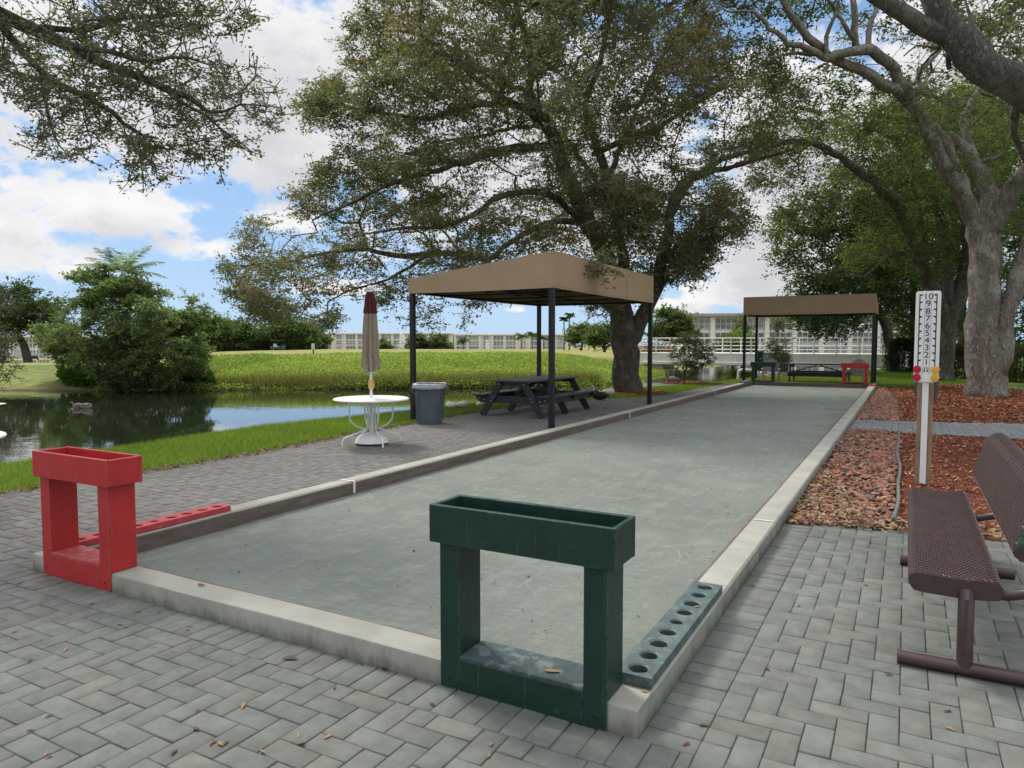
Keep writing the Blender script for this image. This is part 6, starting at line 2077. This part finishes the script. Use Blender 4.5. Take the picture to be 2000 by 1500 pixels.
# ------------------------------------------------------------------ buildings
def condo(name, label, u0, u1, D, z0, z1, floors, bays, turn, depth, seed, wall, group, frames=False, eave=0.9):
    p0, p1 = at(u0, 680, D), at(u1, 680, D)
    L = math.hypot(p1[0] - p0[0], p1[1] - p0[1])
    o = thing(name, label, 'building', (p0[0], p0[1], z0), YAW + turn, group)
    H_ = z1 - z0
    mb = MB(); mb.box((L / 2, depth / 2, (H_ - .6) / 2), (L, depth, H_ - .6), .02); mb.build('wall', wall, o)
    mb = MB(); mb.box((L / 2, depth / 2 - eave / 2, H_ - .28), (L + eave, depth + eave, .56), .04); mb.build('roof', M['roof_grey'] if frames else wall, o)
    r = np.random.default_rng(seed)
    fh = (H_ - .6) / floors
    bw = L / bays
    for b in range(bays):
        if b % 3 == 2 and not frames: wide = .45
        else: wide = .78
        for f in range(floors):
            w = bw * wide; h = fh * .74
            zc = f * fh + fh * .52
            mt = M['glass'] if r.random() < .6 else M['screen']
            mb = MB(); mb.box((bw * (b + .5), -.05, zc), (w, .08, h), .004)
            wn = mb.build('window', mt, o)
            mb = MB()
            nm = 4 if frames else 3
            for q in range(nm + 1):
                mb.box((bw * (b + .5) - w / 2 + w * q / nm, -.12, zc), (.10 if frames else .22, .06, h + .1), .004)
            for zz in (-h / 2, 0, h / 2):
                mb.box((bw * (b + .5), -.155, zc + zz), (w + .1, .05, .09 if frames else .16), .004)
            mb.build('frame', M['frame_w'], wn)
    for b in range(bays + 1):
        mb = MB(); mb.box((bw * b, -.26, (H_ - .6) / 2), (bw * .16, .5, H_ - .62), .02); mb.build('column', wall, o)
    return o


condo('condominium', 'long cream condominium across the golf course, left block behind the umbrella', 604, 883, 300, -2.0, 5.6, 3, 12, 0, 12, 1, M['stucco'], 'far condominium blocks')
condo('condominium', 'long cream condominium across the golf course, right block seen between the canopy posts', 889, 1106, 300, -2.0, 5.1, 3, 9, 0, 12, 2, M['stucco'], 'far condominium blocks')
condo('condominium', 'pale grey roofed condominium behind the footbridge', 1338, 1800, 128, -1.5, 6.7, 3, 9, R(-5), 12, 3, M['stucco_w'], None, True, 1.4)
condo('white_house', 'white building glimpsed behind the trees at far left', -30, 92, 150, -2.2, 3.2, 2, 5, R(6), 10, 4, M['stucco_w'], None)
condo('white_house', 'white building glimpsed through the middle of the big bush', 150, 260, 170, -2.4, 3.4, 2, 5, 0, 10, 5, M['stucco_w'], None)


# ------------------------------------------------------------------ golf carts, sign, fountains
def golf_cart(label, loc, rz, body):
    o = thing('golf_cart', label, 'golf cart', loc, rz, 'golf carts on the fairway')
    mb = MB()
    mb.box((0, 0, .42), (1.15, 2.2, .24), .06); mb.box((0, -.85, .66), (1.05, .5, .36), .12); mb.box((0, .75, .62), (1.05, .65, .30), .08)
    mb.build('body', body, o)
    mb = MB(); mb.box((0, .25, .72), (1.0, .5, .14), .04); mb.box((0, .5, .98), (1.0, .12, .42), .04, Matrix.Rotation(R(-10), 3, 'X')); mb.build('seat', M['cart_white'], o)
    mb = MB(); mb.box((0, .05, 1.80), (1.2, 1.9, .07), .03); mb.build('roof', M['cart_white'] if body is not M['cart_green'] else M['cart_green'], o)
    for sx in (-1, 1):
        for y in (-.72, .85):
            mb = MB(); mb.tube([(sx * .52, y, .6), (sx * .54, y * .92, 1.78)], .022, 6); mb.build('pillar', M['black_metal'], o)
            mb = MB(); mb.tube([(sx * .48, y, .22), (sx * .66, y, .22)], .22, 14); mb.build('wheel', M['rubber'], o, smooth='auto')
    return o


def on_ground(u_, v_, D):
    p = at(u_, v_, D)
    return (p[0], p[1], float(ground_z(np.array([p[0]]), np.array([p[1]]))[0]))


golf_cart('navy golf cart with a white roof under the dark tree at far left', on_ground(66, 700, 118), YAW + R(35), M['cart_body'])
golf_cart('navy golf cart half hidden behind the yellow green young tree', on_ground(141, 700, 118), YAW + R(60), M['cart_body'])
golf_cart('dark green mower cart far off before the tree line', on_ground(543, 683, 120), YAW + R(80), M['cart_green'])
sp = on_ground(612, 690, 43)
o = thing('tee_sign', 'small white tee sign on a dark post beyond the green bank', 'sign', sp, YAW)
zs = at(612, 671, 43)[2] - sp[2]
mb = MB(); mb.box((0, 0, (zs) / 2), (.07, .07, zs), .01); mb.build('post', M['black_metal'], o)
mb = MB(); mb.box((0, -.05, zs - .18), (.20, .03, .36), .02); mb.build('sign_board', M['white_paint'], o)
m, k = new_mat('water_spray')
finish(k, k.n('ShaderNodeMixShader', {0: 0.45, 1: k.n('ShaderNodeBsdfDiffuse', {0: (.85, .87, .9, 1)}).outputs[0], 2: k.n('ShaderNodeBsdfTranslucent', {0: (.85, .87, .9, 1)}).outputs[0]}).outputs[0])
M['spray'] = m
for (uu, vt, D, lab, sd) in ((785, 648, 230, 'tall misty fountain spraying left of the canopy post', 1), (952, 664, 240, 'small white fountain jet before the far condominium', 2)):
    b = on_ground(uu, 684, D)
    hh_ = at(uu, vt, D)[2] - b[2]
    r = np.random.default_rng(sd)
    n = 900
    f = r.random(n)
    a = r.random(n) * 6.28
    rad = (1.1 if sd == 1 else .5) * r.random(n) ** .5 * (1.15 - f) * (1.0 + f)
    P = np.stack([rad * np.cos(a), rad * np.sin(a), f * hh_], 1)
    V = leafquads(P, np.full(n, .30), .3, sd)
    o = npmesh('fountain', V, np.arange(n * 4).reshape(n, 4), M['spray'])
    o.location = b
    tag(o, lab, 'fountain', 'fountains on the golf course')
pl = at(10, 789, 28)
mb = MB(); mb.box((0, 0, 0), (2.6, .4, .06), .01, Matrix.Rotation(R(3), 3, 'Y'))
o = mb.build('wooden_plank', M['white_plastic'])
o.location = (at(-78, 786, 23.5)[0], at(-78, 786, 23.5)[1], WATER + .05); o.rotation_euler = (0, 0, YAW + R(10))
tag(o, 'pale plank sloping into the water at the left edge', 'plank')


# ------------------------------------------------------------------ birds
def bird(name, label, cat, loc, rz, path, mat, beak, group, scale=1.0, wing=True, sx=1.0):
    o = thing(name, label, cat, loc, rz, group)
    sp_ = catmull(path, .03)
    mb = MB(); mb.tube([p[:3] for p in sp_], [p[3] for p in sp_], 14)
    c = path[2]
    mb.v = [(x * scale, y * sx * scale, z * scale) for x, y, z in mb.v]
    mb.build('body', mat, o, smooth=True)
    if beak:
        a = Vector(path[-1][:3]); d = (a - Vector(path[-2][:3])).normalized()
        mb = MB(); mb.tube([a * scale, (a + d * .04) * scale, (a + d * .075) * scale], [.014 * scale, .012 * scale, .005 * scale], 8); mb.build('beak', M['beak'], o, smooth=True)
    if wing:
        for sy in (-1, 1):
            w = MB()
            w.ball((-.06 * scale, sy * .105 * scale, .165 * scale), .16 * scale, 12, 8, (1.25, .28, .55))
            w.build('wing', mat, o, smooth=True)
    return o


rest = [(-.34, 0, .12, .012), (-.27, 0, .14, .05), (-.12, 0, .14, .125), (.06, 0, .14, .13), (.17, 0, .17, .085), (.19, 0, .235, .045), (.13, 0, .275, .034), (.06, 0, .27, .038), (.0, 0, .255, .02)]
up_ = [(-.34, 0, .14, .012), (-.27, 0, .16, .05), (-.12, 0, .16, .12), (.06, 0, .17, .12), (.16, 0, .22, .07), (.19, 0, .32, .035), (.20, 0, .41, .03), (.225, 0, .455, .038), (.265, 0, .445, .026)]
swim = [(-.30, 0, .12, .012), (-.24, 0, .10, .05), (-.10, 0, .07, .11), (.06, 0, .07, .105), (.14, 0, .12, .06), (.165, 0, .20, .032), (.175, 0, .27, .03), (.20, 0, .305, .036), (.235, 0, .295, .022)]
gz = lambda x, y: float(ground_z(np.array([x]), np.array([y]))[0])
p = gp(882, 797)
bird('goose', 'cream goose resting with its neck folded on the grass right of the bin', 'goose', (p[0], p[1], gz(p[0], p[1]) + .02), YAW + R(170), rest, M['bird_white'], False, 'birds resting near the picnic table', .58)
p = gp(903, 796)
bird('goose', 'cream goose resting closest to the picnic table leg', 'goose', (p[0], p[1], gz(p[0], p[1]) + .02), YAW + R(20), rest, M['bird_white'], False, 'birds resting near the picnic table', .58)
p = gp(938, 792)
bird('goose', 'white bird low behind the picnic table front leg', 'goose', (p[0], p[1], gz(p[0], p[1]) + .0), YAW + R(60), rest, M['bird_white'], False, 'birds resting near the picnic table', .5)
p = gp(1170, 781)
bird('muscovy_duck', 'black and white duck standing beside the far seat end of the picnic table', 'duck', (p[0], p[1], .0), YAW + R(185), rest, M['bird_black'], False, 'birds resting near the picnic table', .85)
p = gp(1168, 774)
bird('muscovy_duck', 'white duck behind the black one', 'duck', (p[0], p[1], gz(p[0], p[1])), YAW + R(150), up_, M['bird_white'], True, 'birds resting near the picnic table', .68)
p = gp(1189, 773)
bird('muscovy_duck', 'white duck resting against the foot of the spreading tree', 'duck', (p[0], p[1], gz(p[0], p[1]) + .05), YAW + R(10), rest, M['bird_white'], False, 'birds resting near the picnic table', .68)
p = gp(150, 797, WATER)
bird('duck', 'grey brown duck swimming with raised head on the dark pond', 'duck', (p[0], p[1], WATER), YAW + R(195), swim, M['bird_grey'], True, 'ducks swimming on the pond', .62)
p = gp(170, 797, WATER)
bird('duck', 'pale grey duck swimming with tucked head behind the other', 'duck', (p[0], p[1], WATER), YAW + R(10), [(a, b, c - .07, d) for a, b, c, d in rest], M['bird_grey'], False, 'ducks swimming on the pond', .62)
p = gp(1312, 747)
bird('goose', 'grey goose at the water edge left of the silvery sapling', 'goose', (p[0], p[1], -.08), YAW + R(160), up_, M['bird_grey'], True, None, 1.1)
p = at(697, 60, DC)
bird('crow', 'small dark bird perched on the top left tip of the spreading tree', 'bird', (p[0], p[1], p[2] - .03), YAW + R(80), [(-.03, 0, -.1, .01), (-.02, 0, -.02, .025), (0, 0, .05, .05), (.01, 0, .11, .045), (.02, 0, .16, .028), (.03, 0, .185, .03), (.05, 0, .19, .012)], M['bird_black'], False, None, 1.0, wing=False)

# ------------------------------------------------------------------ single fallen leaves
lc = [((0.10, 0.030, 0.028), 'dark red'), ((0.25, 0.15, 0.075), 'tan'), ((0.06, 0.036, 0.028), 'brown')]
protos = []
for (c, nm) in lc:
    m = pmat('fallen_leaf_' + nm.replace(' ', '_'), c, 0.65, 0.3, 25)
    for s in range(3):
        mb = MB()
        vs, fs = [], []
        n = 7
        cu = random.uniform(.3, 1.1); bend = random.uniform(-.25, .25)
        for i in range(n):
            f = i / (n - 1)
            w = 0.26 * math.sin(math.pi * f ** .8) + .012
            x = (f - .5)
            y = bend * (f - .5) ** 2 * 2
            vs += [(x, y - w / 1.6, .02 + cu * w * .45 + .12 * (f - .5) ** 2), (x, y, .02 + .16 * (f - .5) ** 2), (x, y + w / 1.6, .02 + cu * w * .45 + .12 * (f - .5) ** 2)]
        for i in range(n - 1):
            for j in range(2):
                fs.append((i * 3 + j, i * 3 + j + 1, i * 3 + 4 + j, i * 3 + 3 + j))
        mb.add(vs, fs)
        o = mb.build('fallen_leaf', m, smooth=True)
        md = o.modifiers.new('blade', 'SOLIDIFY'); md.thickness = .012
        tag(o, nm + ' dry leaf lying on the grey pavers', 'leaf', nm + ' leaves fallen on the pavers')
        protos.append(o)
spots = []
r = np.random.default_rng(77)
px = [(30, 1235), (60, 1290), (95, 1400), (120, 1245), (128, 1270), (90, 1475), (212, 1308), (215, 1345), (235, 1222), (246, 1227), (310, 1198), (304, 1375), (340, 1272), (366, 1232), (372, 1225), (360, 1403), (383, 1425), (385, 1390), (270, 1195),
      (388, 1340), (430, 1455), (415, 1453), (438, 1455), (328, 1483), (340, 1470), (512, 1470), (475, 1380), (505, 1460), (654, 1345), (706, 1300), (750, 1308), (742, 1345), (583, 1437), (590, 1455), (95, 1480), (157, 1420), (60, 1428), (845, 1378), (960, 1455), (805, 1468), (955, 1478), (1340, 1455), (1375, 1418), (1357, 1417),
      (1498, 1308), (1690, 1143), (1682, 1130), (1740, 1245), (1735, 1318), (1855, 1425), (1700, 1060), (1610, 1180), (1590, 1040), (1450, 1130), (1470, 1145), (1760, 1030), (1560, 1185), (1850, 1390), (1640, 1040), (1655, 1045), (180, 1180), (40, 1140), (300, 1265), (520, 1335), (640, 1440)]
for i, q in enumerate([q_ for n_, q_ in enumerate(px) if n_ % 4 != 3]):
    p = gp(q[0], q[1])
    spots.append((p[0], p[1], 0.002))
for i, sp_ in enumerate(spots):
    src = protos[int(r.integers(0, len(protos)))] if i >= len(protos) else protos[i]
    o = src if i < len(protos) else src.copy()
    if i >= len(protos): COL.objects.link(o)
    o.location = sp_
    o.rotation_euler = (r.normal(0, .12), r.normal(0, .12), r.random() * 6.28)
    s = r.uniform(.028, .05)
    o.scale = (s, s, s)


def one_leaf(label, src, pos, s, rz):
    o = src.copy(); COL.objects.link(o)
    o.location = pos; o.scale = (s, s, s); o.rotation_euler = (.1, 0, rz)
    if 'group' in o: del o['group']
    o['label'] = label


p = gp(568, 1288)
one_leaf('largest curled brown leaf on the pavers in front of the kerb', protos[6], (p[0], p[1], .002), .085, .4)
one_leaf('curled tan leaf lying on the dusty shelf of the green stand', protos[3], (-1.27, SY + .06, .162), .075, .3)
one_leaf('small red leaf lying on top of the front kerb', protos[0], (*gp(393, 1144, KT)[:2], KT + .002), .06, .2)
one_leaf('small tan leaf on the kerb end right of the green stand', protos[4], (*gp(1260, 1352, KT)[:2], KT + .002), .035, .2)
one_leaf('tan leaf on the green hole board between two holes', protos[5], (*gp(1362, 1186, .16)[:2], KT + .049), .04, .8)
